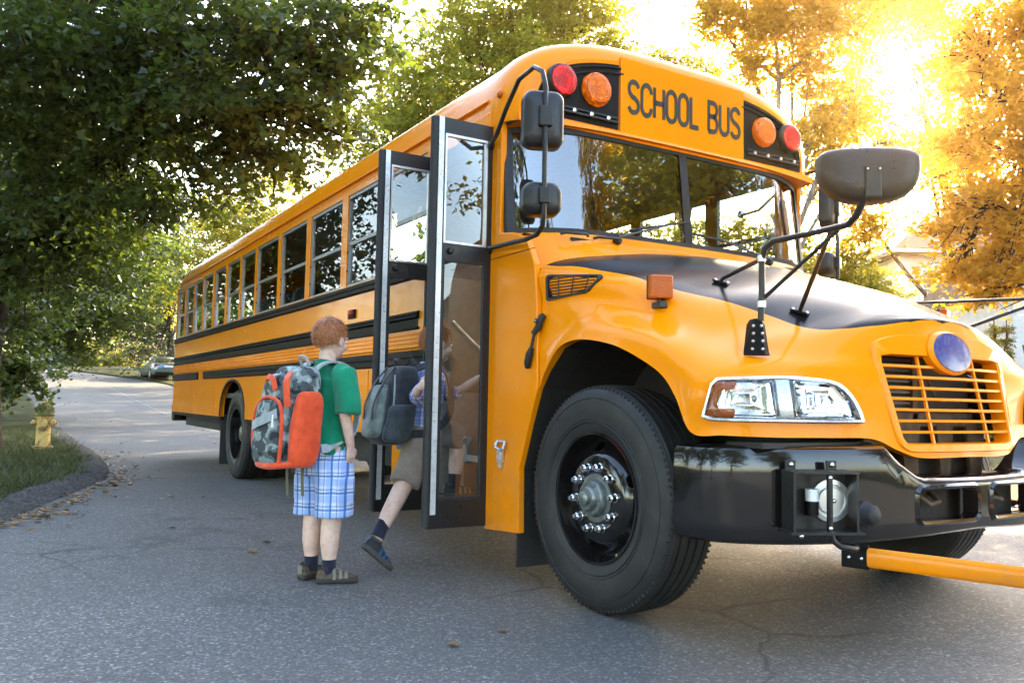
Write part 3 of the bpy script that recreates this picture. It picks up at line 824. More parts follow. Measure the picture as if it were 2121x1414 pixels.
# emblem: oval boss and blue oval
m = MB(); rg = []
for (s, dx) in ((1.16, -.02), (1.16, .016), (1.02, .03), (.98, .026)):
    rg.append([(nose_x(0, 1.195+s*.085*math.sin(a))+dx, s*.135*math.cos(a), 1.195+s*.085*math.sin(a)) for a in np.linspace(0, 2*PI, 48, endpoint=False)])
m.rings(rg, True, False, True); EM = m.build('emblem_boss', MAT['yellow'], GR, smooth=40)
m = MB(); rg = []
for s, dx in ((.99, .026), (.96, .031), (.6, .036), (.01, .037)):
    rg.append([(nose_x(0, 1.195+s*.085*math.sin(a))+dx, s*.135*math.cos(a), 1.195+s*.085*math.sin(a)) for a in np.linspace(0, 2*PI, 48, endpoint=False)])
m.rings(rg, True, False, True); o = m.build('emblem', MAT['blue'], EM, smooth=40); o["label"] = 'plain blue oval emblem'
# radiator behind the grille
m = MB(); m.box((.80, -.42, .62), (.815, .42, 1.2)); o = m.build('radiator', MAT['darkmetal'], BUS)
for i in range(16):
    m = MB(); z = .80+i*.024; m.box((.815, -.40, z), (.835, -.06, z+.010)); m.build('fin', simple('fin', (.12, .11, .105), .5, metal=.6) if i == 0 else bpy.data.materials['fin'], o)
m = MB(); m.box((.818, -.055, .62), (.845, -.02, 1.2)); m.box((.83, -.40, .90), (.845, .40, .93)); m.tube([(.84, .05, 1.1), (.84, .12, 1.0)], .006); m.build('cross_member', MAT['rust'], o)
m = MB()
pl = [(-.42, .66), (.42, .66), (.42, .89), (-.42, .89)]
for y0, y1 in ((-.42, -.30), (-.16, -.08), (.10, .17), (.33, .42)):
    m.prism([(y0, .66), (y1, .66), (y1+.03, .88), (y0-.03, .88)], lambda u, v, t: (t, u, v), .86, .875)
m.box((.858, -.42, .872), (.873, .42, .90)); m.build('bracket', MAT['rust'], o)

# ---- headlights ---------------------------------------------------------
Bc = catmull([ST[i][0] for i in range(8, 13)], 20); Fc_ = catmull([ST[i][1] for i in range(8, 13)], 20)
def hl(s, z, d=0.):
    def P(s, z):
        k = np.clip(s, 0, 1)*(len(Bc)-1); i = int(min(k, len(Bc)-2)); f = k-i
        b = Bc[i]*(1-f)+Bc[i+1]*f; fr = Fc_[i]*(1-f)+Fc_[i+1]*f
        t = (z-b[2])/(fr[2]-b[2]); return b+(fr-b)*t+np.array([.01, -.004, 0])*4*t*(1-t)
    p = P(s, z); du = P(s+.02, z)-P(s-.02, z); dz = P(s, z+.02)-P(s, z-.02)
    nn = np.cross(du, dz); nn /= np.linalg.norm(nn)
    if nn[0] < 0 and abs(nn[0]) > .1: nn = -nn
    if nn[1] > 0: nn = -nn
    return p+nn*d
hp = round_poly([(.05, .89), (.05, 1.050), (.5, 1.064), (.76, 1.050), (.87, .975), (.935, .887)], [.03, .03, .1, .1, .06, .02], 5)
hc = (.45, .965)
hpo = polar(hp, hc, 80)
def hof(d): return [(hc[0]+(p[0]-hc[0])*(1-d), hc[1]+(p[1]-hc[1])*(1-d*2.2)) for p in hpo]
def facet_mat():
    t = NT('faceted_reflector'); s_ = t.n("SeparateXYZ", {0: t.obj()})
    w_ = t.math('FRACT', t.math('MULTIPLY', s_.outputs[1], 55.)); v_ = t.n("TexVoronoi", {"Scale": 38., 0: t.obj()})
    return t.done(t.prin((.82, .82, .84), .08, 1., 0, .5, t.bump(t.math('ADD', w_, t.math('MULTIPLY', v_.outputs[0], .3)), .14, .006)))
MAT['facet'] = facet_mat(); MAT['clearbulb'] = simple('bulb_glass', (.5, .48, .42), .1, metal=.3)
HL = empty('headlight', (0, 0, 0), parent=BUS)
m = MB(); m.rings([[hl(s, z, -.01) for s, z in hof(-.012)], [hl(s, z, .006) for s, z in hof(-.012)], [hl(s, z, .006) for s, z in hof(0.)]], True, False, False)
m.build('gasket', MAT['rubber'], HL, smooth=30)
m = MB(); m.rings([[hl(s, z, -.01) for s, z in hof(0.)], [hl(s, z, .018) for s, z in hof(.0)], [hl(s, z, .026) for s, z in hof(.015)], [hl(s, z, .024) for s, z in hof(.06)], [hl(s, z, .004) for s, z in hof(.085)]], True, False, False)
m.build('bezel', MAT['silver'], HL, smooth=35)
m = MB(); 
for a in (.05, .09): pass
inn = hof(.075)
m.rings([[hl(s, z, .004) for s, z in inn], [hl(hc[0]+(s-hc[0])*.5, hc[1]+(z-hc[1])*.5, .002) for s, z in inn], [hl(hc[0]+(s-hc[0])*.02, hc[1]+(z-hc[1])*.02, .002) for s, z in inn]], True, False, True)
m.build('reflector_pan', MAT['silver'], HL, smooth=35)
def patch(poly, d, name, mat_, parent):
    mm = MB(); n = len(poly); cs = (sum(p[0] for p in poly)/n, sum(p[1] for p in poly)/n)
    r0 = [hl(s, z, .003) for s, z in poly]; r1 = [hl(s, z, d) for s, z in poly]; r2 = [hl(cs[0]+(s-cs[0])*.9, cs[1]+(z-cs[1])*.9, d+.002) for s, z in poly]
    mm.rings([r0, r1, r2], True, False, True); return mm.build(name, mat_, parent, smooth=30)
patch([(.09, .905), (.09, 1.035), (.24, 1.037), (.24, 1.015), (.13, 1.005), (.13, .935), (.27, .93), (.27, .905)], .016, 'amber_reflector', MAT['amberoff'], HL)
def bowl(s0, z0, ss, zs, name):
    mm = MB(); rg = []
    for k, d in ((1., .019), (.92, .021), (.8, .012), (.55, .005), (.3, .004), (.25, .016), (.03, .018)):
        rg.append([hl(s0+ss*k*math.cos(a), z0+zs*k*math.sin(a), d) for a in np.linspace(0, 2*PI, 28, endpoint=False)])
    mm.rings(rg, True, False, True); return mm.build(name, MAT['chrome'], HL, smooth=50)
for s0, poly in ((.34, [(.15, .912), (.15, 1.034), (.42, 1.042), (.465, .908)]), (.66, [(.55, .908), (.52, 1.045), (.73, 1.038), (.82, .975), (.865, .908)])):
    n_ = 4; mm = MB(); cs_ = (sum(p[0] for p in poly)/len(poly), sum(p[1] for p in poly)/len(poly)); rp = round_poly(poly, .012, 3)
    mm.rings([[hl(cs_[0]+(u-cs_[0])*k, cs_[1]+(v-cs_[1])*k, d) for u, v in rp] for k, d in ((1., .018), (.97, .019), (.93, .010), (.78, .004), (.60, .0035), (.58, .007), (.40, .004), (.36, .003), (.34, .012), (.22, .015), (.18, .008), (.02, .008))], True, False, True)
    mm.build('reflector', MAT['facet'], HL, smooth=25)
    m = MB(); c_ = Vector(hl(s0+.01, cs_[1], .006)); m.sphere(c_, (.010, .016, .016), 12, 8); m.build('bulb', MAT['clearbulb'], HL, smooth=60)
patch([(.475, .90), (.43, 1.045), (.50, 1.047), (.545, .90)], .02, 'divider', MAT['silver'], HL)
m = MB(); inn = hof(.065)
m.rings([[hl(s, z, .022) for s, z in inn], [hl(hc[0]+(s-hc[0])*.9, hc[1]+(z-hc[1])*.9, .028) for s, z in inn], [hl(hc[0]+(s-hc[0])*.5, hc[1]+(z-hc[1])*.5, .031) for s, z in inn], [hl(hc[0]+(s-hc[0])*.02, hc[1]+(z-hc[1])*.02, .032) for s, z in inn]], True, False, True)
m.build('lens', MAT['clear'], HL, smooth=50)
mirror_y(HL, BUS)

# ---- wheel wells, cowl and front side panels -----------------------------
def side_poly(poly, y0, y1, name, mat_, parent=BUS, bevel=None):
    m = MB(); m.prism(poly, lambda u, v, t: (u, t, v), y0, y1); return m.build(name, mat_, parent, bevel=bevel)
cw = [(XD1, .25), (-.585, .275), (-.592, .60), (-.50, .84), (-.424, 1.02), (-.434, 1.25), (-.444, 1.45), (-.475, 1.655), (-.56, 1.80), (-.70, 1.855), (-.835, 1.872), (-.835, 2.50), (XD1, 2.50)]
for s in (-1, 1):
    side_poly(cw, s*1.222, s*1.185, 'cowl_panel', MAT['yellow'], bevel=.006)
    m = MB(); arch = [ST[i][0] for i in range(0, 9)]; pts = [(-.592, -1.2, .60), (-.50, -1.2, .84)]+arch
    rg = [[(p[0]*1.0, s*1.19, p[2]) for p in pts], [(p[0], s*.62, p[2]) for p in pts]]
    m.rings(rg, False); m.add([(p[0], s*.62, p[2]) for p in pts]+[(.72, s*.62, .45), (-.62, s*.62, .45)], [tuple(range(len(pts)+2))])
    m.build('wheel_well', MAT['darkmetal'], BUS)
    m = MB(); m.box((-.615, s*1.215, .10), (-.605, s*.93, .62)); m.build('mudflap', MAT['rubber'], BUS)
# cowl ledge below the windshield
def ws_x(y, z): 
    a = max(0, abs(y)-.72)/.48; return -.655-(z-1.9)*.115-.165*a**2.2
m = MB(); rg = []
for y in np.linspace(-1.2, 1.2, 41):
    x0 = ws_x(y, 1.9); zt = 1.90-.03*(abs(y)/1.2)**3
    a = abs(y)/1.2
    rg.append([(x0-.03, y, zt+.01), (x0+.01, y, zt), (x0+.045, y, zt-.022), (x0+.06, y, zt-.05), (x0+.12, y, zt-.075-.05*a*a), (x0+.22, y, zt-.12-.12*a**2)])
m.rings(rg, False); m.build('cowl', MAT['yellow'], BUS, smooth=50)
m = MB(); m.box((-.62, -.9, 1.0), (-.60, .9, 1.85)); m.box((-.60, -.5, .55), (.75, .5, 1.25)); m.build('firewall', MAT['darkmetal'], BUS)

# ---- windshield ------------------------------------------------------------
WS = empty('windshield', (0, 0, 0), parent=BUS)
def ws_strip(y0, y1, z0, z1, d, n=18, k=8):
    return [[(ws_x(y, z)+d, y, z) for z in np.linspace(z0(y), z1(y), k)] for y in np.linspace(y0, y1, n)]
zb = lambda y: 1.90-.03*(abs(y)/1.2)**3; zt = lambda y: 2.50-.035*(abs(y)/1.2)**3
for s in (-1, 1):
    m = MB(); m.rings(ws_strip(s*.012, s*1.185, zb, zt, .004), False); m.build('pane', MAT['wglass'], WS, smooth=60)
m = MB(); m.rings(ws_strip(-.03, .03, zb, zt, .012, 3), False); m.rings(ws_strip(-.03, .03, zb, zt, -.03, 3), False); m.build('centre_post', MAT['blacksatin'], WS)
m = MB()
for f, d in ((zb, 1), (zt, -1)):
    m.rings([[(ws_x(y, f(y))+.016, y, f(y)-.012*d), (ws_x(y, f(y))+.016, y, f(y)+.022*d), (ws_x(y, f(y))-.01, y, f(y)+.022*d), (ws_x(y, f(y))-.01, y, f(y)-.012*d)] for y in np.linspace(-1.19, 1.19, 41)])
for s in (-1, 1):
    m.rings([[(ws_x(1.185, z)+.016, s*1.20, z), (ws_x(1.16, z)+.016, s*1.155, z), (ws_x(1.16, z)-.012, s*1.155, z), (ws_x(1.185, z)-.02, s*1.20, z)] for z in np.linspace(1.87, 2.47, 8)])
m.build('gasket', MAT['rubber'], WS, smooth=40)
def wiper(piv, tip, b0, b1):
    w = empty('wiper', (0, 0, 0), parent=BUS)
    m = MB(); m.lathe([(.0, 0), (.022, 0), (.022, .03), (.012, .045), (0, .045)], 14, 'x', piv); m.tube([piv, (piv[0]+.03, piv[1], piv[2]+.02), tip], [.009, .009, .006], 8); m.build('arm', MAT['blacksatin'], w, smooth=40)
    m = MB(); m.tube([b0, tip, b1], .007, 6); m.build('blade', MAT['rubber'], w)
def wsp(y, z, d=.03): return (ws_x(y, z)+d, y, z)
wiper((-.60, -.60, 1.86), wsp(-.15, 2.02), wsp(-.47, 1.945), wsp(.0, 2.055)); wiper((-.60, .62, 1.86), wsp(.25, 1.97), wsp(.02, 1.985), wsp(.48, 1.945))
for y0 in (-.98, -.76):
    m = MB(); m.tube([(-.595+.0*y0, y0, 1.858), (-.575, y0+.02, 1.864), (-.562, y0+.15, 1.868), (-.575, y0+.17, 1.862)], .008, 8); m.build('grab_handle', MAT['blacksatin'], BUS, smooth=50)

# ---- roof, front cap --------------------------------------------------------
def arch(n=40, w=YS, z0=2.585, h=.51, ins=0.):
    out = []
    for k in range(n+1):
        t = PI*k/n; c, s = math.cos(t), math.sin(t)
        out.append((-(w-ins)*math.copysign(abs(c)**.62, c), z0+(h-ins)*abs(s)**.80))
    return out
m = MB(); xs = [XR-.02, XR+.06]+list(np.linspace(XR+.3, -.98, 26))
rg = []
for i, x in enumerate(xs):
    ins = .10 if i == 0 else (.02 if i == 1 else 0)
    rg.append([(x, y, z) for y, z in arch(ins=ins)])
m.rings(rg, False); m.build('roof', MAT['yellow'], BUS, smooth=50)
m = MB(); m.rings([[(x, y, z) for y, z in arch(ins=.045)] for x in (XR+.05, -6, -.99)], False); m.build('ceiling_lining', MAT['inside'], BUS, smooth=50)
for s in (-1, 1):   # drip rail
    m = MB(); m.tube([(XR+.05, s*1.229, 2.655), (-.98, s*1.229, 2.655)], .009, 8); m.build('drip_rail', MAT['yellow'], BUS, smooth=60)
def cap_outline(ins, zlow, n=44):
    a = arch(n, ins=ins); return [(a[0][0], zlow)]+a+[(a[-1][0], zlow)]
cx = lambda y, x: x-.03*(abs(y)/1.2)**4
m = MB(); rg = []
for x, ins in ((-.985, -.004), (-.90, -.008), (-.82, .0), (-.765, .018), (-.725, .05), (-.705, .09), (-.70, .125)):
    rg.append([(cx(y, x), y, z) for y, z in cap_outline(ins, 2.495)])
m.rings(rg, False)
last = cap_outline(.125, 2.495); n = len(last)
b0 = len(m.v); 
m.add([(cx(y, -.70), y, z) for y, z in last]+[(cx(y, -.70), y, 2.495) for y, z in last], [(i, i+1, n+i+1, n+i) for i in range(n-1)])
m.build('roof_cap', MAT['yellow'], BUS, smooth=40)
m = MB(); rg = []
for y in np.linspace(-1.19, 1.19, 31):
    x = cx(y, -.70); xb = ws_x(y, 2.49); zz = zt(y)
    rg.append([(x+.0, y, 2.535), (x+.022, y, 2.528), (x+.028, y, zz+.012), (xb-.005, y, zz+.008), (xb-.03, y, zz+.03)])
m.rings(rg, False); m.build('visor_lip', MAT['yellow'], BUS, smooth=40)
# black lamp panels either side of the yellow sign
for s in (-1, 1):
    a = [p for p in arch(60, ins=.150) if .515 <= s*p[0]*1.0 and True]
    a = sorted([(abs(p[0]), p[1]) for p in a])
    ztop = a[0][1]
    poly = [(.515, 2.545), (1.065, 2.545)]+[p for p in a[::-1] if p[1] > 2.56]+[(.515, ztop)]
    m = MB(); m.prism(poly, lambda u, v, t: (cx(u, t), s*u, v), -.705, -.690); PB = m.build('lamp_panel', MAT['black'], BUS, bevel=.004)
    a2 = [(p[0]*.0+p[0], p[1]) for p in a if p[1] > 2.60]
    m = MB()
    for d in (.02, .05):
        pts = [(cx(p[0], -.688), s*(p[0]-d*.6), p[1]-d) for p in a2]
        m.tube(pts, .007, 6)
    m.build('moulding', MAT['black'], PB, smooth=60)
    m = MB(); m.box((-.695, s*.53, 2.572), (-.672, s*1.03, 2.585)); m.box((-.695, s*.53, 2.60), (-.682, s*1.03, 2.612)); m.build('ledge', MAT['blacksatin'], PB, bevel=.003)
    for y in (.60, .72, .84, .97):
        m = MB(); m.lathe([(0, .02), (.013, .018), (.016, .008), (.016, 0)], 12, 'x', (-.692, s*y, 2.592)); m.build('bolt', MAT['chrome'], PB, smooth=50)
    for y, mm, lab in ((.927, 'redlens', 'glowing red warning lamp'), (.685, 'amber', 'round amber warning lamp')):
        W_ = empty('warning_lamp', (0, 0, 0), parent=BUS); W_["label"] = lab
        c = (-.690, s*y, 2.745)
        m = MB(); m.lathe([(.098, -.004), (.098, .012), (.092, .03), (.086, .034), (.083, .026)], 36, 'x', c, close=True); m.build('housing', MAT[mm] if mm == 'amber' else MAT['blacksatin'], W_, smooth=40)
        m = MB(); m.lathe([(.085, .022), (.083, .036), (.076, .040), (.070, .0385), (.064, .042), (.058, .0395), (.050, .0435), (.043, .041), (.034, .0445), (.026, .042), (.017, .045), (.009, .043), (.001, .044)], 36, 'x', c); L_ = m.build('lens', MAT[mm], W_, smooth=50)
        for k in range(10):
            a = k*2*PI/10+.2; m = MB(); m.sphere((c[0]+.034, c[1]+.0895*math.cos(a), c[2]+.0895*math.sin(a)), .0035, 6, 4); m.build('screw', MAT['blacksatin'], W_)
m = MB(); m.box((-.702, -.505, 2.53), (-.686, .505, 2.985)); SG = m.build('sign_panel', MAT['yellow'], BUS, bevel=.004)
SG["label"] = 'yellow sign panel reading SCHOOL BUS'
# lettering built from strokes
def arc(cx_, cy_, rx, ry, a0, a1, n=14): return [(cx_+rx*math.cos(R(a0+(a1-a0)*i/n)), cy_+ry*math.sin(R(a0+(a1-a0)*i/n))) for i in range(n+1)]
LET = {
 'S': [arc(.26, .78, .26, .22, 12, 180)+[(0.0, .74)]+[(.04, .62), (.16, .52), (.36, .45), (.48, .36), (.52, .26)]+arc(.26, .22, .26, .22, 5, -168)],
 'C': [arc(.26, .74, .26, .26, 0, 180)+arc(.26, .26, .26, .26, 180, 360)],
 'H': [[(0, 0), (0, 1)], [(.52, 0), (.52, 1)], [(0, .5), (.52, .5)]],
 'O': [arc(.26, .74, .26, .26, 0, 180)+arc(.26, .26, .26, .26, 180, 360)+[(.52, .74)]],
 'L': [[(0, 1), (0, 0), (.44, 0)]],
 'B': [[(0, 0), (0, 1), (.26, 1)]+arc(.28, .765, .22, .235, 90, -90)+[(0, .53)], [(.26, .53)]+arc(.27, .265, .25, .265, 90, -90)+[(0, 0)]],
 'U': [[(0, 1), (0, .26)]+arc(.26, .26, .26, .26, 180, 360)+[(.52, 1)]],
 'A': [[(0, 0), (.26, 1), (.52, 0)], [(.09, .34), (.43, .34)]], 'P': [[(0, 0), (0, 1), (.26, 1)]+arc(.27, .75, .25, .25, 90, -90)+[(0, .5)]],
 'T': [[(0, 1), (.52, 1)], [(.26, 0), (.26, 1)]]}
def letter(ch, h, th, name, to3, mat_, parent):
    m = MB()
    for st in LET[ch]:
        P = [Vector((p[0]*h, p[1]*h*.9+.05*h)) for p in st]; Lr = []; Rr = []
        for i, p in enumerate(P):
            a = P[i-1] if i else None; b = P[i+1] if i+1 < len(P) else None
            d0 = (p-a).normalized() if a is not None and (p-a).length > 1e-7 else None; d1 = (b-p).normalized() if b is not None and (b-p).length > 1e-7 else None
            d0 = d0 or d1; d1 = d1 or d0
            n0 = Vector((-d0.y, d0.x)); n1 = Vector((-d1.y, d1.x)); nn = (n0+n1)
            nn = nn.normalized() if nn.length > 1e-5 else n0
            k = th/2/max(.45, nn.dot(n0)); Lr.append(p+nn*k); Rr.append(p-nn*k)
        n = len(P)
        v = [to3(q.x, q.y, .003) for q in Lr]+[to3(q.x, q.y, .003) for q in Rr]+[to3(q.x, q.y, 0) for q in Lr]+[to3(q.x, q.y, 0) for q in Rr]
        f = [(i, i+1, n+i+1, n+i) for i in range(n-1)]+[(i, 2*n+i, 2*n+i+1, i+1) for i in range(n-1)]+[(n+i, n+i+1, 3*n+i+1, 3*n+i) for i in range(n-1)]+[(0, n, 3*n, 2*n), (n-1, 3*n-1, 4*n-1, 2*n-1)]
        m.add(v, f)
    return m.build(name, mat_, parent)
x = -.445; k_ = 0
for ch in "SCHOOL BUS":
    if ch == ' ': x += .062; continue
    letter(ch, .205, .030, 'letter', lambda u, v, t, x=x, k=k_: (-.6855+t+.0002*k, x+u*.68, 2.655+v), MAT['ink'], SG); k_ += 1
    x += .205*(.44 if ch == 'L' else .52)*.68+.0255
for (y, z) in ((-.12, 3.055), (0, 3.062), (.12, 3.055)):
    m = MB(); m.sphere((-.80, y, z+.026), (.035, .022, .016), 12, 8); m.build('clearance_lamp', MAT['amberoff'], BUS, smooth=60)
for s in (-1, 1):
    m = MB(); m.sphere((-.86, s*1.226, 2.66), (.022, .014, .022), 12, 8); m.build('clearance_lamp', MAT['amberoff'], BUS, smooth=60)
    m = MB(); m.sphere((XR+.12, s*1.15, 2.80), (.03, .03, .025), 12, 8); m.build('clearance_lamp', MAT['redoff'], BUS, smooth=60)

# ---- side walls with windows -------------------------------------------------
WL = [-10.86, -10.165, -9.535, -8.905, -8.18, -7.47, -6.775, -6.075, -5.15, -4.213, -3.27]
WR = [-10.29, -9.585, -8.965, -8.315, -7.59, -6.855, -6.16, -5.265, -4.345, -3.405, -2.645]
ZW0, ZW1 = 1.83, 2.565
def grid_wall(xs, zs, solid, y0, y1):
    m = MB()
    nx, nz = len(xs)-1, len(zs)-1
    ok = lambda i, j: 0 <= i < nx and 0 <= j < nz and solid(i, j)
    for i in range(nx):
        for j in range(nz):
            if not ok(i, j): continue
            a, b, c, d = xs[i], xs[i+1], zs[j], zs[j+1]
            m.add([(a, y0, c), (b, y0, c), (b, y0, d), (a, y0, d)], [(0, 1, 2, 3)]); m.add([(a, y1, c), (b, y1, c), (b, y1, d), (a, y1, d)], [(3, 2, 1, 0)])
            if not ok(i-1, j): m.add([(a, y0, c), (a, y0, d), (a, y1, d), (a, y1, c)], [(0, 1, 2, 3)])
            if not ok(i+1, j): m.add([(b, y0, c), (b, y1, c), (b, y1, d), (b, y0, d)], [(0, 1, 2, 3)])
            if not ok(i, j-1): m.add([(a, y0, c), (a, y1, c), (b, y1, c), (b, y0, c)], [(0, 1, 2, 3)])
            if not ok(i, j+1): m.add([(a, y0, d), (b, y0, d), (b, y1, d), (a, y1, d)], [(0, 1, 2, 3)])
    return m
wf_, pn_ = None, None
for s in (-1, 1):
    wl, wr = list(WL), list(WR)
    xend = XD0 if s < 0 else XD1
    if s > 0: wl += [-2.55, -1.62]; wr += [-1.72, -1.02]
    else: wl += [-2.52]; wr += [-1.80]
    xs = sorted(set([XR, xend]+wl+wr)); holes = {(a, b) for a, b in zip(wl, wr)}
    zs = [1.80, ZW0, ZW1, 2.60]
    m = grid_wall(xs, zs, lambda i, j: not (j == 1 and (xs[i], xs[i+1]) in holes), s*1.22, s*1.175)
    SW = m.build('window_wall', MAT['yellow'], BUS)
    for a, b in zip(wl, wr):
        W_ = empty('window', ((a+b)/2, s*1.20, 1.83), parent=BUS); w = (b-a)/2; h = ZW1-ZW0
        t = .017; f = MB()
        y0, y1 = (-.012, .022) if s < 0 else (.012, -.022)
        f.box((-w, y0, 0), (-w+t, y1, h)); f.box((w-t, y0, 0), (w, y1, h)); f.box((-w+t, y0, 0), (w-t, y1, t)); f.box((-w+t, y0, h-t*1.6), (w-t, y1, h))
        f.build('frame', MAT['winalu'], W_)
        f = MB(); zm = h*.47; f.box((-w+t, y0*.5, zm-.014), (w-t, y1*.8, zm+.014)); f.build('sash_bar', MAT['winalu'], W_)
        f = MB(); f.box((-w+t, y0*.2, t), (-w+t+.018, y1*.7, zm-.014)); f.build('sash_stile', MAT['winalu'], W_)
        for z0, z1, yy in ((t, zm-.014, .006), (zm+.014, h-t*1.6, .0)):
            f = MB(); f.add([(-w+t, -s*yy, z0), (w-t, -s*yy, z0), (w-t, -s*yy, z1), (-w+t, -s*yy, z1)], [(0, 1, 2, 3)]); f.build('pane', MAT['glass'], W_)
        for zz in (.12, .27):
            f = MB(); f.box((-w+.002, y0*1.4, zz), (-w+t-.002, y0, zz+.02)); f.build('latch', MAT['black'], W_)
    # lower panel with the rear wheel arch
    xc, rr, zt_ = -6.98, .60, 1.13
    ap = [(xc-rr*math.cos(PI*k/16), .70+(zt_-.70)*math.sin(PI*k/16)**.8) for k in range(17)]
    if s < 0: low = [(XR, .70)]+ap+[(-2.25, .70), (-2.25, .32), (XD0, .32), (XD0, 1.798), (XR, 1.798)]
    else: low = [(XR, .70)]+ap+[(-2.25, .70), (-2.25, .5), (XD1, .5), (XD1, 1.798), (XR, 1.798)]
    side_poly(low, s*1.22, s*1.175, 'side_panel', MAT['yellow'])
    for x in (-9.4, -8.0, -5.6, -4.2, -2.75):
        m = MB(); m.box((x-.03, s*1.2235, .72), (x+.03, s*1.2205, 1.16)); m.build('panel_seam', MAT['yellow'], BUS)
    for k, (z0, z1, d, x0) in enumerate(((1.742, 1.826, .022, XR-.005), (1.475, 1.53, .022, XR-.005), (1.405, 1.425, .014, XR-.005), (1.168, 1.272, .022, XR-.005))):
        segs = [(x0, xend-.012)] if k != 3 else [(x0, -9.0), (-8.62, xend-.012)]
        if s < 0 and k in (1, 2): segs = [(x0, -1.86)]
        for a, b in segs:
            m = MB(); pr = [(s*1.2205, z0), (s*(1.22+d), z0+.012), (s*(1.22+d), (z0+z1)/2-.006), (s*(1.22+d*.75), (z0+z1)/2), (s*(1.22+d), (z0+z1)/2+.006), (s*(1.22+d), z1-.012), (s*1.2205, z1)]
            m.prism(pr, lambda u, v, t: (t, u, v), a, b); m.build('rub_rail', MAT['black'], BUS)
    m = MB(); m.box((XR-.004, s*1.2225, 1.4755), (-1.88, s*1.2207, 1.4245)); m.build('rail_backing', MAT['black'], BUS)
    # ribbed band
    m = MB(); pr = [(s*1.2207, 1.276)]
    for k in range(4):
        z = 1.285+k*.029; pr += [(s*1.222, z), (s*1.231, z+.006), (s*1.231, z+.016), (s*1.222, z+.022)]
    pr += [(s*1.2207, 1.403)]
    m.prism(pr, lambda u, v, t: (t, u, v), XR, xend-.014); m.build('ribbed_band', MAT['yellow'], BUS)
    m = MB(); m.box((XR, s*1.21, .655), (xc-.62, s*1.16, .6985)); m.build('skirt_edge', MAT['black'], BUS)
    m = MB(); m.box((xc+.62, s*1.21, .655), (-2.26, s*1.16, .6985)); m.build('skirt_edge', MAT['black'], BUS)
    m = MB(); rg = [[(p[0], s*1.232, p[1]), (p[0]+(p[0]-xc)*.03, s*1.232, p[1]+.02), (p[0]+(p[0]-xc)*.03, s*1.19, p[1]+.02), (p[0], s*1.19, p[1])] for p in ap]
    m.rings(rg); m.build('arch_trim', MAT['rubber'], BUS, smooth=40)
# rear wall and bumper
m = MB(); m.prism([(-1.2, .70), (1.2, .70)]+[(y, z) for y, z in arch(ins=.09)][::-1], lambda u, v, t: (t, u, v), XR-.018, XR+.02); m.build('rear_wall', MAT['yellow'], BUS)
m = MB(); m.box((XR-.14, -1.21, .55), (XR-.02, 1.21, .82)); m.build('rear_bumper', MAT['blackgloss'], BUS, bevel=.03)
# side marker and small lettering by the door
m = MB(); m.box((-3.16, -1.236, 1.565), (-3.02, -1.221, 1.635)); ML = m.build('side_marker', MAT['black'], BUS, bevel=.004)
m = MB(); m.sphere((-3.09, -1.238, 1.602), (.05, .018, .028), 14, 8); m.build('lens', MAT['redoff'], ML, smooth=60)
kk_ = 0
for txt, x0, z0, h in (('CAP', -1.98, 1.12, .035), ('OUT', -2.62, .80, .055), ('BA', -2.45, .80, .055)):
    x = x0
    for ch in txt:
        letter(ch, h, h*.16, 'letter', lambda u, v, t, x=x, z0=z0: (x+u, -1.2208-t, z0+v), MAT['ink'], BUS); x += h*.72

# ---- floor, stepwell, interior -------------------------------------------------
m = MB(); m.box((XR+.02, -1.17, .93), (XD0-.02, 1.17, .985)); m.box((XD0-.02, -.42, .93), (-.66, 1.17, .985)); m.build('floor', MAT['insidefloor'], BUS)
MAT['stepwall'] = simple('stepwell_lining', (.42, .36, .30), .5)
SWE = empty('stepwell', (0, 0, 0), parent=BUS)
for k, (y0, y1, z) in enumerate(((-1.20, -.95, .37), (-.95, -.68, .60), (-.68, -.42, .80))):
    m = MB(); m.box((XD0+.03, y0+.002, z-.04), (XD1-.03, y1, z)); m.box((XD0+.03, y1-.02, z+.001), (XD1-.03, y1, z+(.19 if k < 2 else .12))); m.build('step', MAT['insidefloor'], SWE)
    m = MB(); m.box((XD0+.03, y0-.004, z-.035), (XD1-.03, y0+.002, z+.004)); m.build('nosing', MAT['white'] if k == 1 else MAT['alu'], SWE)
m = MB(); m.box((XD0+.0, -1.17, .30), (XD0+.028, -.42, 1.0)); m.box((XD1-.028, -1.17, .30), (XD1, -.42, 1.0)); m.box((XD0+.03, -1.2, .27), (XD1-.03, -.42, .315)); m.build('stepwell_wall', MAT['stepwall'], SWE)
m = MB(); m.tube([(-1.02, -1.08, 1.30), (-1.02, -1.02, 1.22), (-1.05, -.80, .92), (-1.07, -.62, .86)], .014, 10); m.build('grab_rail', MAT['white'], SWE, smooth=60)
m = MB(); m.tube([(-1.66, -1.08, 1.45), (-1.66, -.9, 1.3), (-1.66, -.5, 1.05)], .014, 10); m.build('grab_rail', MAT['alu'], SWE, smooth=60)
m = MB(); m.box((-1.80, -1.10, 1.0), (-1.765, -.42, 1.75)); m.build('modesty_panel', simple('brown_panel', (.30, .21, .14), .5), BUS, bevel=.01)
m = MB(); m.rings([[(-.72, y, 1.0), (-.86, y, 1.72), (-.78, y, 1.84), (-.70, y, 1.86)] for y in (-1.15, 1.15)], False); m.build('dashboard', MAT['blacksatin'], BUS)
STW = empty('steering_wheel', (0, 0, 0), parent=BUS)
m = MB(); cc = Vector((-1.02, .55, 1.68)); ax = Vector((.5, 0, .86)); b1 = Vector((0, 1, 0)); b2 = ax.cross(b1)
m.tube([cc+.22*(math.cos(a)*b1+math.sin(a)*b2) for a in np.linspace(0, 2*PI, 29)], .015, 8); m.build('rim', MAT['rubber'], STW, smooth=60)
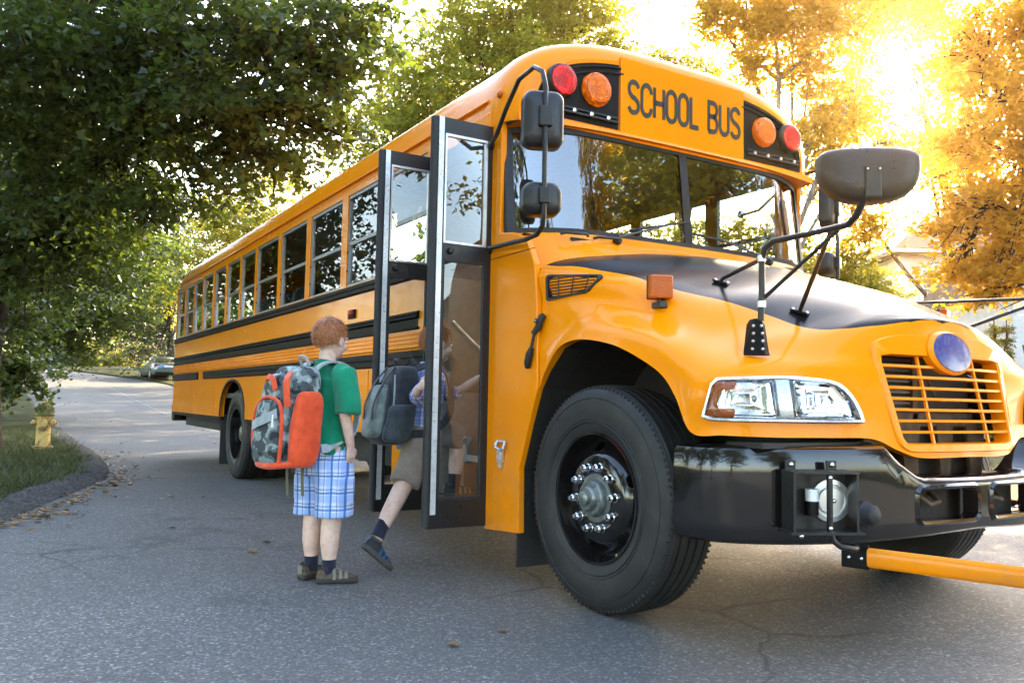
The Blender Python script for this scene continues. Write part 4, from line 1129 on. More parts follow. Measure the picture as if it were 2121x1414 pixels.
m = MB(); m.tube([cc-.2*b1, cc+.2*b1], .012, 8); m.tube([cc, cc+Vector((.18, 0, -.45))], .03, 8); m.build('column', MAT['rubber'], STW, smooth=60)
def seat_bench():
    e = empty('seat', (0, 0, 0), parent=BUS)
    m = MB(); m.box((0, -.48, 1.28), (.44, .48, 1.46)); m.build('cushion', MAT['seat'], e, bevel=.05, seg=3)
    m = MB(); m.prism(round_poly([(-.48, 1.40), (.48, 1.40), (.46, 2.06), (-.46, 2.06)], [.03, .03, .16, .16], 5), lambda u, v, t: (t-(v-1.4)*.12, u, v), -.08, .03); m.build('backrest', MAT['seat'], e, bevel=.025, seg=2)
    for y in (-.4, .4):
        m = MB(); m.box((.02, y-.02, .985), (.4, y+.02, 1.28)); m.build('leg', MAT['black'], e)
    return e
s0 = seat_bench(); first = True
for k in range(11):
    for y in (-.66, .66):
        o = s0 if first else copy_tree(s0, BUS); first = False
        o.location = (-2.75-k*.73, y, 0)
DS = copy_tree(s0, BUS); DS.location = (-1.75, .66, .1); DS.scale = (1, .55, 1)
m = MB()
for x in np.linspace(-10.6, -1.2, 14): m.rings([[(x+dx, y, z) for y, z in arch(24, ins=.055+abs(dx))] for dx in (-.03, .03)], False)
m.build('ceiling_bow', MAT['inside'], BUS, smooth=50)

# ---- entrance door: two leaves swung out ------------------------------------------
def door(x, label):
    e = empty('door', (x, -1.222, 0), parent=BUS); e["label"] = label
    w = .352; z0, z1 = .27, 2.492; t = .035
    f = MB()
    def bx(u0, u1, v0, v1, tt=t): f.box((-tt/2, -u1, v0), (tt/2, -u0, v1))
    bx(0, .03, z0, z1); bx(w-.055, w, z0, z1)
    bx(.03, w-.055, z1-.085, z1); bx(.03, w-.055, 1.715, 1.80, t*.9); bx(.03, w-.055, z0, .42)
    f.build('frame', MAT['blacksatin'], e)
    f = MB(); f.tube([(0, -w-.002, z0+.01), (0, -w-.002, z1-.004)], .024, 10); f.build('edge_seal', MAT['rubber'], e, smooth=60)
    f = MB(); f.box((t/2, -w+.012, z0+.075), (t/2+.008, -w+.042, z1-.002)); f.build('edge_strip', simple('white_aluminium', (.7, .72, .73), .3, metal=.3) if 'white_aluminium' not in bpy.data.materials else bpy.data.materials['white_aluminium'], e)
    for v0, v1 in ((1.80, z1-.085), (.42, 1.715)):
        g_ = MB()
        for a, b, c, d in ((.03, .042, v0, v1), (w-.067, w-.055, v0, v1), (.042, w-.067, v0, v0+.012), (.042, w-.067, v1-.014, v1)):
            g_.box((-.008, -b, c), (.0145, -a, d))
        g_.build('glazing_bead', MAT['alu'] if v0 > 1 else MAT['rubber'], e)
        g_ = MB(); g_.add([(0, -.04, v0+.01), (0, -w+.065, v0+.01), (0, -w+.065, v1-.012), (0, -.04, v1-.012)], [(0, 1, 2, 3)]); g_.build('pane', MAT['dglass'], e)
    f = MB(); f.lathe([(0, .024), (.014, .022), (.018, .01), (.018, 0)], 14, 'x', (t/2, -w+.095, 1.757)); f.build('lock', MAT['blacksatin'], e, smooth=50)
    for z in (.6, 1.4, 2.2):
        f = MB(); f.tube([(.012, .012, z-.06), (.012, .012, z+.06)], .012, 8); f.build('hinge', MAT['blacksatin'], e, smooth=60)
    return e
door(XD1, 'front leaf of the entrance door'); door(XD0+.002, 'rear leaf of the entrance door')
m = MB(); m.box((XD0, -1.235, 2.494), (XD1, -1.17, 2.585)); m.build('door_header', MAT['yellow'], BUS, bevel=.006)
m = MB(); m.box((XD0+.03, -1.215, 2.40), (XD1-.03, -1.19, 2.493)); m.build('door_operator', MAT['black'], BUS)
m = MB(); m.tube([(-1.05, -1.16, 2.44), (-1.0, -1.36, 2.44), (-.975, -1.42, 2.36), (-.97, -1.30, 2.30)], .012, 8); m.build('door_linkage', MAT['blacksatin'], BUS, smooth=50)

# ---- bumper ---------------------------------------------------------------------------
bp = catmull([(.60, -1.238), (.70, -1.236), (.79, -1.20), (.89, -1.09), (.985, -.92), (1.065, -.65), (1.112, -.36), (1.128, 0)], 6)
bp = [(p[0], p[1]) for p in bp]; bpf = bp+[(p[0], -p[1]) for p in bp[-2::-1]]
def bz(y):
    a = abs(y); top = interp(a, [0, .40, .50, .58, 1.3], [.675, .68, .735, .80, .795]); bot = interp(a, [0, .7, 1.3], [.455, .432, .43]); return bot, top
def bump_ring(x, y):
    bo, to = bz(y); n = np.array([1.0, 0]) if abs(y) < .3 else np.array([max(.05, 1-abs(y)/1.24*.9), math.copysign(.35+.6*(abs(y)/1.24)**2, y)])
    n = n/np.linalg.norm(n); pt = []
    for z, d in ((bo, -.10), (bo, -.035), (bo+.012, -.012), (bo+.05, 0.), (to-.10, .0), (to-.035, -.004), (to-.010, -.016), (to, -.04), (to+.002, -.14)):
        pt.append((x+n[0]*d, y+n[1]*d, z))
    return pt
hole = lambda y, z: .055 < abs(y) < .42 and .508 < z < .632
xs_ = sorted(set([round(v, 4) for v in list(np.linspace(-1.2, 1.2, 2))]))
# resample contour by y so that the tow openings have clean edges
ys = sorted(set(list(np.linspace(-.62, .62, 32).round(4))+[-.42, -.055, .055, .42]))
bx_c = [p for p in bp if p[1] < -.64]
cont = bx_c+[(interp(y, [p[1] for p in bpf], [p[0] for p in bpf]), y) for y in ys]+[(p[0], -p[1]) for p in bx_c[::-1]]
m = MB(); rgs = []
for x, y in cont:
    r_ = bump_ring(x, y); bo, to = bz(y)
    zz = sorted([bo+.05, .508, .632, to-.10]) if to-.10 > .55 else None
    mid = [(r_[3][0], r_[3][1], z) for z in (bo+.05, .508, .57, .632)]
    if to < .74: up_ = [(r_[3][0], r_[3][1], to-.030), (r_[5][0], r_[5][1], to-.018), (r_[6][0], r_[6][1], to-.006), r_[7], r_[8]]
    else: up_ = r_[4:]
    rgs.append(r_[:3]+mid+up_)
nn_ = len(rgs[0]); vv = [p for r_ in rgs for p in r_]; ff = []
for i in range(len(rgs)-1):
    for j in range(nn_-1):
        q = [i*nn_+j, i*nn_+j+1, (i+1)*nn_+j+1, (i+1)*nn_+j]
        c = np.mean([vv[k] for k in q], axis=0)
        if hole(c[1], c[2]) and j in (4, 5): continue
        ff.append(tuple(q))
m.add(vv, ff); BM = m.build('bumper', MAT['blackgloss'], BUS, smooth=35); BM["label"] = 'glossy black wraparound front bumper'
for s in (-1, 1):   # tow openings: pressed rims and dark boxes behind
    m = MB(); pl_ = rrect(.055, .508, .42, .632, .03, 4); po_ = rrect(.035, .488, .44, .652, .04, 4)
    fx = lambda y: interp(y, [p[1] for p in bpf], [p[0] for p in bpf])
    m.rings([[(fx(s*u)+.001, s*u, v) for u, v in po_], [(fx(s*u)+.012, s*u, v) for u, v in [((a+b)/2, (c+d)/2) for (a, c), (b, d) in zip(po_, pl_)]], [(fx(s*u)+.004, s*u, v) for u, v in pl_], [(fx(s*u)-.06, s*u, v) for u, v in pl_]], True, False, False)
    m.build('opening_rim', MAT['blackgloss'], BM, smooth=50)
    m = MB(); m.box((.98, s*.05, .47), (.99, s*.45, .66)); m.build('opening_back', MAT['darkmetal'], BM)
    m = MB(); m.tube([(1.0, s*.18, .6), (1.05, s*.2, .57), (1.05, s*.26, .56), (1.0, s*.28, .6)], .012, 8); m.build('tow_hook', MAT['rust'], BM, smooth=60)
p_ = (1.052, -.685, .545)
m = MB(); m.lathe([(0, .06), (.026, .058), (.038, .045), (.040, .02), (.05, .012), (.05, -.01)], 24, 'x', p_); m.build('arm_rest_bumper', MAT['rubber'], BM, smooth=50)
m = MB()
for (a, b) in (((.55, -1.15, .70), (.78, -.95, .72)), ((.6, 1.0, .74), (.9, .8, .75)), ((.7, -.8, .78), (.95, -.5, .78))): m.tube([a, b], .03, 8)
m.box((.5, -.45, .45), (.95, .45, .60)); m.box((-10, -.45, .50), (.5, -.35, .75)); m.box((-10, .35, .50), (.5, .45, .75)); m.build('chassis_frame', MAT['darkmetal'], BUS)
for q in (-1, 1):
    m = MB(); m.box((.75, q*1.1, .79), (.93, q*.5, .81)); m.build('splash_shield', MAT['darkmetal'], BUS)
m = MB(); m.box((-10.7, -1.05, .50), (-7.75, 1.05, .92)); m.box((-6.2, -1.05, .46), (-1.78, 1.05, .92)); m.box((-1.76, -.40, .46), (-.62, 1.0, .92)); m.build('underfloor', MAT['darkmetal'], BUS)  # plain dark boxes stand for the chassis and the shade under the floor

# ---- crossing arm ------------------------------------------------------------------------
CA = empty('crossing_arm', (0, 0, 0), parent=BUS); CA["label"] = 'yellow crossing arm swung out from the bumper'
ox = Vector((.905, -.425, 0)).normalized()     # outward along the bumper face normal
tx = Vector((.36, .80, 0)).normalized(); nx = Vector((tx.y, -tx.x, 0)); c0 = Vector((1.015, -.925, .605))
m = MB(); m.obox(c0+nx*.01, tx*.125, nx*.006, Vector((0, 0, .112))); m.obox(c0+nx*.055-tx*.122, tx*.004, nx*.05, Vector((0, 0, .105))); m.obox(c0+nx*.055+tx*.122, tx*.004, nx*.042, Vector((0, 0, .105)))
m.obox(c0+nx*.055+Vector((0, 0, .107)), tx*.126, nx*.05, Vector((0, 0, .004))); m.obox(c0+nx*.06-Vector((0, 0, .107)), tx*.14, nx*.058, Vector((0, 0, .004)))
m.build('housing', MAT['blacksatin'], CA)
m = MB()
for q, v in ((-.09, .125), (.07, .125)): m.obox(c0+tx*q+Vector((0, 0, v)), tx*.02, nx*.006, Vector((0, 0, .02)))
m.build('mount_tab', MAT['blacksatin'], CA, bevel=.004)
for q, v, d in ((-.09, .13, .008), (.07, .13, .008), (-.10, -.115, .11), (.015, .09, .10), (.015, -.09, .10), (.09, .06, .018), (.09, -.06, .018), (.10, 0, .018), (.065, 0, .03)):
    m = MB(); p = c0+tx*q+nx*d+Vector((0, 0, v)); m.sphere(p, .0095, 10, 6); m.build('bolt', MAT['chrome'], CA, smooth=60)
def disc(c, ax_, r_, h_, name, mat_, prof=None):
    a = Vector(ax_).normalized(); u_ = a.orthogonal().normalized(); v_ = a.cross(u_); mm = MB()
    prof = prof or [(r_, 0), (r_, h_), (r_*.9, h_+.003), (.001, h_+.003)]
    mm.rings([[Vector(c)+a*o+rr_*(math.cos(k*2*PI/28)*u_+math.sin(k*2*PI/28)*v_) for k in range(28)] for rr_, o in prof]); return mm.build(name, mat_, CA, smooth=40)
disc(c0+tx*.055+nx*.016, nx, .075, .02, 'motor_plate', MAT['alu'], [(.078, 0), (.078, .012), (.062, .014), (.060, .004), (.05, .004), (.048, .016), (.001, .018)])
m = MB(); q0 = c0-tx*.03+nx*.05; m.tube([q0+Vector((0, 0, -.05)), q0+Vector((0, 0, .0))], .024, 14); m.build('motor', MAT['black'], CA, smooth=50)
m = MB(); m.tube([q0+Vector((0, 0, .002)), q0+Vector((0, 0, .045))], .0245, 14); m.build('motor_label', MAT['white'], CA, smooth=50)
rodd = Vector((.93, .34, -.005)).normalized(); rs_ = Vector((1.085, -.765, .398))
m = MB(); pp = c0+nx*.095+tx*.015
m.tube([pp+Vector((0, 0, .10)), pp+Vector((0, 0, -.10)), pp+Vector((0, 0, -.135))+tx*.012, pp+Vector((0, 0, -.155))+tx*.04, pp+Vector((0, 0, -.165))+tx*.09, rs_+Vector((0, 0, .03))], .011, 10); m.build('pivot_rod', MAT['blacksatin'], CA, smooth=60)
up_ = Vector((0, 0, 1)); sd = rodd.cross(up_)
m = MB(); m.obox(rs_-rodd*.01, rodd*.05, sd*.008, Vector((0, 0, .045))); m.build('clamp', MAT['black'], CA, bevel=.006)
for k in (-.03, .015):
    m = MB(); m.sphere(rs_+rodd*k-sd*(-.0)+Vector((.0, 0, -.005))+sd*.010, .008, 8, 6); m.build('bolt', MAT['chrome'], CA, smooth=60)
m = MB(); a_ = rs_+rodd*.035; b_ = rs_+rodd*1.75
m.rings([[q_+sd*.013*math.cos(k*2*PI/12)+up_*.036*math.copysign(abs(math.sin(k*2*PI/12))**.7, math.sin(k*2*PI/12)) for k in range(12)] for q_ in (a_, a_+rodd*.6, a_+rodd*1.2, b_)])
m.build('rod', MAT['yellow'], CA, smooth=40)

# ---- wheels ----------------------------------------------------------------------------------
def tyre_prof():
    p = [(.292, .085), (.30, .128), (.33, .140), (.39, .147), (.44, .145), (.475, .136), (.497, .124), (.507, .112)]
    tread = []; w = .112; r_ = .515
    edges = [.112, .078, .072, .036, .030, -.030+.06-.0, ]
    seq = [(.507, .108), (.514, .098), (.516, .076), (.500, .074), (.500, .066), (.517, .064), (.518, .028), (.501, .026), (.501, .018), (.518, .016)]
    p += seq
    return p+[(r_, -o) for r_, o in p[::-1]]
WHE = {}
def wheel(front, name='wheel'):
    e = empty(name, (0, 0, 0), parent=BUS)
    t = MB(); t.lathe(tyre_prof(), 96, 'y', (0, 0, 0), -1, close=True); T = t.build('tyre', MAT['tyre'], e, smooth=28)
    # shoulder lugs: small ribs round the tread edge
    t = MB(); nb_ = 110
    for k in range(nb_):
        a = 2*PI*k/nb_; ca, sa = math.cos(a), math.sin(a); tang = Vector((-sa, 0, ca)); rad = Vector((ca, 0, sa))
        for sg in (-1, 1):
            t.obox(rad*.4985+Vector((0, sg*.1225, 0)), rad*.008, Vector((0, .0028, 0)), tang*.0052)
    t.build('shoulder_lug', MAT['tyre'], T)["kind"] = "stuff"
    t = MB()
    for rr_ in (.345, .36, .455):
        t.lathe([(rr_-.003, .1405 if rr_ < .4 else .1395), (rr_, .1465 if rr_ < .4 else .1445), (rr_+.003, .1425 if rr_ < .4 else .1385)], 96, 'y', (0, 0, 0), -1, close=True)
    t.build('sidewall_ring', MAT['tyre'], T, smooth=60)
    if front:
        pr = [(.302, .122), (.300, .134), (.288, .134), (.283, .118), (.279, .09), (.270, .055), (.262, .040), (.250, .045), (.232, .068), (.212, .096), (.197, .112), (.186, .118), (.12, .120), (.075, .120), (.075, .10)]
    else:
        pr = [(.302, .122), (.300, .134), (.288, .134), (.283, .10), (.275, .02), (.262, -.04), (.24, -.06), (.20, -.075), (.10, -.08), (.08, -.08)]
    t = MB(); t.lathe(pr, 72, 'y', (0, 0, 0), -1, close=True); RM = t.build('rim', MAT['blackgloss'], e, smooth=35)
    d0 = .118 if front else -.082
    for k in range(5):   # hand holes: black discs on the rim stand for their shade
        a = 2*PI*k/5+.62; c = Vector((.228*math.cos(a), -(.078 if front else -.062), .228*math.sin(a)))
        nrm = Vector((math.cos(a)*.62, -.78, math.sin(a)*.62)); u_ = nrm.orthogonal().normalized(); v_ = nrm.cross(u_)
        t = MB(); t.rings([[c+nrm*o+r_*(math.cos(q*2*PI/20)*u_+math.sin(q*2*PI/20)*v_) for q in range(20)] for r_, o in ((.037, -.006), (.036, .0045), (.031, .005), (.029, -.004), (.027, -.004))], True, False, False); t.build('hand_hole_rim', MAT['blackgloss'], RM, smooth=50)
        t = MB(); t.rings([[c+nrm*.0042+r_*(math.cos(q*2*PI/20)*u_+math.sin(q*2*PI/20)*v_) for q in range(20)] for r_ in (.031, .001)]); t.build('hand_hole_disc', MAT['holeshade'], RM)
    for k in range(10):
        a = 2*PI*k/10+.3; c = (.143*math.cos(a), -d0, .143*math.sin(a))
        t = MB(); t.lathe([(.021, -.004), (.021, .008), (.018, .010), (.018, .032), (.015, .036), (.010, .038), (.010, .048), (.001, .049)], 10, 'y', c, -1); t.build('lug_nut', MAT['chrome'], RM, smooth=40)
    t = MB()
    if front: t.lathe([(.112, .116), (.11, .124), (.088, .126), (.084, .150), (.078, .158), (.060, .160), (.056, .176), (.050, .182), (.034, .182), (.032, .194), (.026, .198), (.001, .199)], 40, 'y', (0, 0, 0), -1)
    else: t.lathe([(.10, -.085), (.10, .06), (.07, .08), (.001, .085)], 32, 'y', (0, 0, 0), -1)
    t.build('hub', MAT['hub'], RM, smooth=35)
    if front:
        for k in range(6):
            a = 2*PI*k/6+.2; t = MB(); t.lathe([(.009, 0), (.009, .008), (.001, .009)], 6, 'y', (.07*math.cos(a), -.156, .07*math.sin(a)), -1); t.build('hub_bolt', MAT['hub'], RM)
        t = MB(); t.tube([(.20, -.12, -.20), (.215, -.135, -.19)], .006, 6); t.build('valve', MAT['chrome'], RM)
    return e
def tyre_mat():
    t = NT('tyre_rubber')
    a = t.ramp(t.noise(6, 6, .65).outputs[0], [(.3, (.012, .012, .012)), (.6, (.024, .0235, .0225)), (.8, (.055, .050, .043))])
    return t.done(t.prin(a, t.ramp(t.noise(14, 4).outputs[0], [(.3, .42), (.7, .62)]), 0, 0, .45, t.bump(t.noise(220, 3).outputs[0], .12, .003)))
MAT['tyre'] = tyre_mat()
MAT['holeshade'] = simple('painted_hole_shade', (.006, .006, .006), .9)  # near-black colour stands for the shade inside openings
MAT['hub'] = simple('cast_hub', (.20, .22, .21), .38, metal=.75, var=.3)
wf = wheel(True); wf.location = (0, -1.05, .516); wf.rotation_euler = (0, R(12), R(1.2))
wf2 = copy_tree(wf, BUS); wf2.location = (0, 1.05, .516); wf2.rotation_euler = (0, R(-40), R(181.2))
wr_ = wheel(False); wr_.location = (-6.98, -1.03, .516)
for y, rz in ((-.72, 180), (1.03, 180), (.72, 0)):
    o = copy_tree(wr_, BUS); o.location = (-6.98, y, .516); o.rotation_euler = (0, 0, R(rz))
m = MB(); m.tube([(0, -1.0, .516), (0, 1.0, .516)], .06, 12); m.build('axle', MAT['darkmetal'], BUS); m = MB(); m.tube([(-6.98, -.9, .516), (-6.98, .9, .516)], .08, 12); m.sphere((-6.98, 0, .5), .22); m.build('axle', MAT['darkmetal'], BUS)
for s in (-1, 1):
    m = MB(); m.box((-7.62, s*1.2, .12), (-7.61, s*.6, .72)); m.build('mudflap', MAT['rubber'], BUS)

# ---- mirrors -----------------------------------------------------------------------------------
def dome(c, nrm, upv, outline, depth, name, mat_, parent, lip=.02):
    """shell with given outline (list of 2d points), domed along nrm"""
    nn = Vector(nrm).normalized(); u_ = Vector(upv).cross(nn).normalized(); v_ = nn.cross(u_); c = Vector(c); mm = MB()
    n = len(outline); cx_ = sum(p[0] for p in outline)/n; cy_ = sum(p[1] for p in outline)/n
    rg_ = []
    for k, d in ((.93, -lip), (1.0, -lip), (1.0, 0.), (.985, depth*.35), (.94, depth*.62), (.84, depth*.82), (.62, depth*.95), (.3, depth), (.01, depth)):
        rg_.append([c+u_*(cx_+(p[0]-cx_)*k)+v_*(cy_+(p[1]-cy_)*k)+nn*d for p in outline])
    mm.rings(rg_, True, True, True); return mm.build(name, mat_, parent, smooth=50)
CM = empty('crossover_mirror', (0, 0, 0), parent=BUS)
o2 = []
for k in range(56):
    a = 2*PI*k/56; ca, sa = math.cos(a), math.sin(a)
    e_ = .75 if sa < 0 else .45
    o2.append((.172*math.copysign(abs(ca)**.8, ca), (.058 if sa > 0 else .135)*math.copysign(abs(sa)**e_, sa)))
mc = Vector((1.315, -1.0, 1.785)); mn = Vector((.80, -.60, .05))
dome(mc, mn, (0, 0, 1), o2, .055, 'housing', MAT['blacksatin'], CM)
un_ = Vector((0, 0, 1)).cross(mn.normalized()).normalized()
m = MB(); m.obox(mc+mn.normalized()*.058+Vector((0, 0, -.075)), un_*.028, mn.normalized()*.006, Vector((0, 0, .055))); m.build('bracket', MAT['blacksatin'], CM, bevel=.006)
for q in (-.02, .02):
    m = MB(); m.sphere(mc+mn.normalized()*.066+un_*q+Vector((0, 0, -.033)), .005, 8, 6); m.build('bolt', MAT['chrome'], CM, smooth=60)
fp, fn = on_side(.80, 1.20)
base = Vector((.815, -1.005, 1.20))
m = MB(); m.tube([(.832, -1.0, 1.28), (.838, -1.0, 1.40), (.838, -1.0, 1.515), (.852, -1.0, 1.562), (.90, -1.0, 1.585), (1.10, -1.0, 1.587), (1.235, -1.0, 1.592), (1.285, -1.02, 1.615), (1.325, -1.035, 1.66), (1.335, -1.04, 1.70)], .0125, 12); m.build('pole', MAT['blacksatin'], CM, smooth=60)
m = MB(); m.tube([(.832, -.99, 1.365), (1.19, -.995, 1.582)], .008, 8); m.build('strut', MAT['blacksatin'], CM, smooth=60)
for hx, hy, ex in ((.70, -.62, (1.145, -.98, 1.585)), (.34, -.72, (.835, -.995, 1.525))):
    p, nn = on_top(hx, hy); m = MB(); m.tube([p-nn*.01, p+nn*.02, ex], .0095, 8); m.build('strut', MAT['blacksatin'], CM, smooth=60)
    m = MB(); m.obox(p+nn*.004, Vector((.035, .01, -.012)), Vector((-.01, .022, 0)), nn*.005); m.build('strut_foot', MAT['blacksatin'], CM)
    for q in (-1, 1):
        m = MB(); m.sphere(p+nn*.009+Vector((.03, .008, -.01))*q, .008, 8, 6); m.build('bolt', MAT['chrome'], CM, smooth=60)
for z in (1.345, 1.525):
    m = MB(); m.tube([(.836, -1.0, z-.012), (.836, -1.0, z+.012)], .0165, 12); m.build('collar', MAT['alu'], CM, smooth=50)
# black mounting shoe on the fender
m = MB(); rg = []
for z, w, d in ((1.145, .052, .012), (1.16, .05, .02), (1.27, .036, .045), (1.29, .022, .045)):
    pr = []
    for q in (-1, -.55, .55, 1):
        p, nn = on_side(.80, z)
        tg = Vector((.62, .78, 0)).normalized(); nz_ = Vector((.78, -.62, 0)).normalized()
        b_ = Vector((.822, -1.005, z))
        zz_ = HB.find_nearest(b_)[0]
        pr.append((zz_ if z < 1.2 else Vector((zz_.x*.5+b_.x*.5, zz_.y*.5+b_.y*.5, z)))+tg*w*q+nz_*(d if abs(q) < .9 else -.01))
    rg.append([Vector((p.x, p.y, z)) for p in pr])
m.rings(rg); m.build('mounting_shoe', MAT['black'], CM, bevel=.004)
for z in (1.17, 1.20, 1.23, 1.26):
    for q in (-.4, .4):
        b_ = HB.find_nearest(Vector((.822, -1.005, z)))[0]; tg = Vector((.62, .78, 0)).normalized(); nz_ = Vector((.78, -.62, 0)).normalized()
        m = MB(); w_ = interp(z, [1.16, 1.27], [.05, .036]); d_ = interp(z, [1.16, 1.27], [.022, .048])
        b2_ = Vector((b_.x, b_.y, z)) if z < 1.2 else Vector((b_.x*.5+.411, b_.y*.5-.5025, z))
        m.sphere(b2_+tg*w_*q+nz_*(d_), .0065, 8, 6); m.build('bolt', MAT['alu'], CM, smooth=60)
mirror_y(CM, BUS)
SM = empty('side_mirror', (0, 0, 0), parent=BUS)
rod_x, rod_y = -.18, -1.36
m = MB(); m.tube([(-.94, -1.222, 2.385), (-.90, -1.25, 2.385), (-.80, -1.275, 2.40), (-.66, -1.30, 2.50), (-.48, -1.33, 2.60), (-.30, -1.352, 2.60), (-.21, -1.36, 2.545), (rod_x, rod_y, 2.46), (rod_x, rod_y, 2.1), (rod_x, rod_y, 1.835), (-.20, -1.355, 1.785), (-.26, -1.345, 1.757), (-.40, -1.32, 1.757), (-.62, -1.285, 1.775), (-.90, -1.247, 1.793), (-.94, -1.222, 1.795)], .0125, 12); m.build('frame', MAT['blacksatin'], SM, smooth=60)
mn2 = Vector((.93, -.36, 0)).normalized()
def rbox(w, h, r_): return rrect(-w/2, -h/2, w/2, h/2, r_, 6)
dome(Vector((rod_x, rod_y, 2.315))-mn2*.065, mn2, (0, 0, 1), rbox(.205, .285, .05), .06, 'housing', MAT['blacksatin'], SM, .03)
dome(Vector((rod_x, rod_y, 1.925))-mn2*.075, mn2, (0, 0, 1), rbox(.20, .165, .055), .065, 'housing', MAT['blacksatin'], SM, .03)
m = MB(); m.obox(Vector((rod_x, rod_y, 2.315))+mn2*.004, Vector((0, 0, 1)).cross(mn2)*.032, mn2*.016, Vector((0, 0, .05))); m.build('clamp', MAT['blacksatin'], SM, bevel=.006); m = MB(); m.obox(Vector((rod_x, rod_y, 1.93))+mn2*.004, Vector((0, 0, 1)).cross(mn2)*.026, mn2*.016, Vector((0, 0, .04))); m.build('clamp', MAT['blacksatin'], SM, bevel=.006)
for c_, w_, h_ in ((2.315, .18, .26), (1.925, .175, .14)):
    nn = -mn2; u_ = Vector((0, 0, 1)).cross(nn); c = Vector((rod_x, rod_y, c_))-mn2*.094
    m = MB(); m.add([c+u_*p[0]+Vector((0, 0, p[1])) for p in rbox(w_, h_, .04)], [tuple(range(28))]); m.build('mirror_glass', MAT['chrome'], SM)
for p in ((-.94, -1.235, 2.385), (-.94, -1.235, 1.795)):
    m = MB(); m.lathe([(.03, -.015), (.03, .004), (.02, .012), (.001, .012)], 16, 'y', p, -1); m.build('mount', MAT['blacksatin'], SM, smooth=50)
_sm = mirror_y(SM, BUS); _sm.location = (-.42, -.05, 0)

# ---- fender details ---------------------------------------------------------------------------
TS = empty('turn_signal', (0, 0, 0), parent=BUS)
p, nn = on_top(.30, -1.055)
m = MB(); m.obox(p+Vector((0, 0, .012)), Vector((.034, -.006, 0)), Vector((.004, .020, 0)), Vector((0, 0, .014))); m.tube([p+Vector((0, 0, .01)), p+Vector((0, 0, .05))], .011, 8); m.build('stem', MAT['blacksatin'], TS, bevel=.004)
c = p+Vector((0, 0, .092))
ta, tb = Vector((.92, -.38, 0)).normalized(), Vector((.38, .92, 0)).normalized()
m = MB(); m.obox(c, ta*.034, tb*.052, Vector((0, 0, .052))); m.build('lens', MAT['amberoff'], TS, bevel=.010, seg=3)
m = MB(); m.obox(c-ta*.012, ta*.006, tb*.0545, Vector((0, 0, .0545))); m.build('band', MAT['rubber'], TS, bevel=.003)
mirror_y(TS, BUS)
HV = empty('hood_vent', (0, 0, 0), parent=BUS)
vq = [(-.405, 1.455), (-.115, 1.475), (-.045, 1.540), (-.065, 1.555), (-.395, 1.588)]
vp = round_poly(vq, .02, 3)
def hs(x, z, d):
    p, nn = on_side(x, z); return p+nn*d
cxv = (-.24, 1.52)
m = MB(); m.rings([[hs(x, z, -.004) for x, z in vp], [hs(x, z, .010) for x, z in vp], [hs(cxv[0]+(x-cxv[0])*.90, cxv[1]+(z-cxv[1])*.84, .010) for x, z in vp], [hs(cxv[0]+(x-cxv[0])*.89, cxv[1]+(z-cxv[1])*.82, .003) for x, z in vp]], True, False, False); m.build('frame', MAT['blacksatin'], HV, smooth=40)
m = MB(); m.add([hs(cxv[0]+(x-cxv[0])*.9, cxv[1]+(z-cxv[1])*.84, .003) for x, z in vp], [tuple(range(len(vp)))]); m.build('backing', MAT['holeshade'], HV)  # near-black sheet on the hood stands for the shaded vent interior
for k in range(7):
    z = 1.474+k*.0148; x1 = -.39; x2 = interp(z, [1.47, 1.54, 1.56, 1.58], [-.12, -.062, -.09, -.30])
    m = MB(); m.tube([hs(x1+.01, z, .006), hs((x1+x2)/2, z, .006), hs(x2-.015, z, .006)], .0028, 5); m.build('slat', MAT['blacksatin'], HV)
for x in (-.31, -.22, -.13):
    m = MB(); m.tube([hs(x, 1.478 if x < -.15 else 1.49, .008), hs(x, 1.57 if x < -.2 else 1.555, .008)], .0028, 5); m.build('mullion', MAT['blacksatin'], HV)
mirror_y(HV, BUS)
LS = empty('hood_latch', (0, 0, 0), parent=BUS)
def cs(x, z, d): return Vector((x, -1.222-d, z)) if x < -.43 else hs(x, z, d)
m = MB(); m.tube([cs(-.398, 1.385, .012), cs(-.405, 1.37, .022), cs(-.425, 1.32, .024), cs(-.445, 1.29, .02)], [.014, .018, .018, .013], 10); m.tube([cs(-.437, 1.30, .016), cs(-.465, 1.21, .018)], .008, 8); m.tube([cs(-.462, 1.22, .016), cs(-.475, 1.19, .02), cs(-.492, 1.145, .02), cs(-.50, 1.12, .014)], [.013, .019, .019, .013], 10)
m.build('strap', MAT['rubber'], LS, smooth=50)
m = MB(); m.lathe([(.012, 0), (.012, .008), (.001, .009)], 12, 'y', (-.41, -1.246, 1.355), -1); m.build('rivet', MAT['blackgloss'], LS); m = MB(); m.lathe([(.012, 0), (.012, .008), (.001, .009)], 12, 'y', (-.475, -1.246, 1.19), -1); m.build('rivet', MAT['blackgloss'], LS)
mirror_y(LS, BUS)
DL = empty('door_latch', (0, 0, 0), parent=BUS)
m = MB(); m.tube([(-.795, -1.232, .735), (-.80, -1.240, .722), (-.795, -1.244, .70), (-.74, -1.244, .69), (-.715, -1.244, .70), (-.71, -1.240, .722), (-.718, -1.232, .735), (-.795, -1.232, .735)], .009, 8); m.obox((-.757, -1.236, .66), (.02, 0, 0), (0, .012, 0), (0, 0, .035)); m.obox((-.757, -1.234, .615), (.011, 0, 0), (0, .010, 0), (0, 0, .022)); m.build('handle', MAT['silver'], DL, bevel=.003)
m = MB(); m.box((-.945, -1.2265, .27), (-.93, -1.2215, 1.74)); m.build('door_jamb_trim', MAT['yellow'], BUS)
m = MB(); m.box((-.93, -1.2245, 1.735), (-.47, -1.2222, 1.738)); m.build('panel_seam', MAT['black'], BUS)
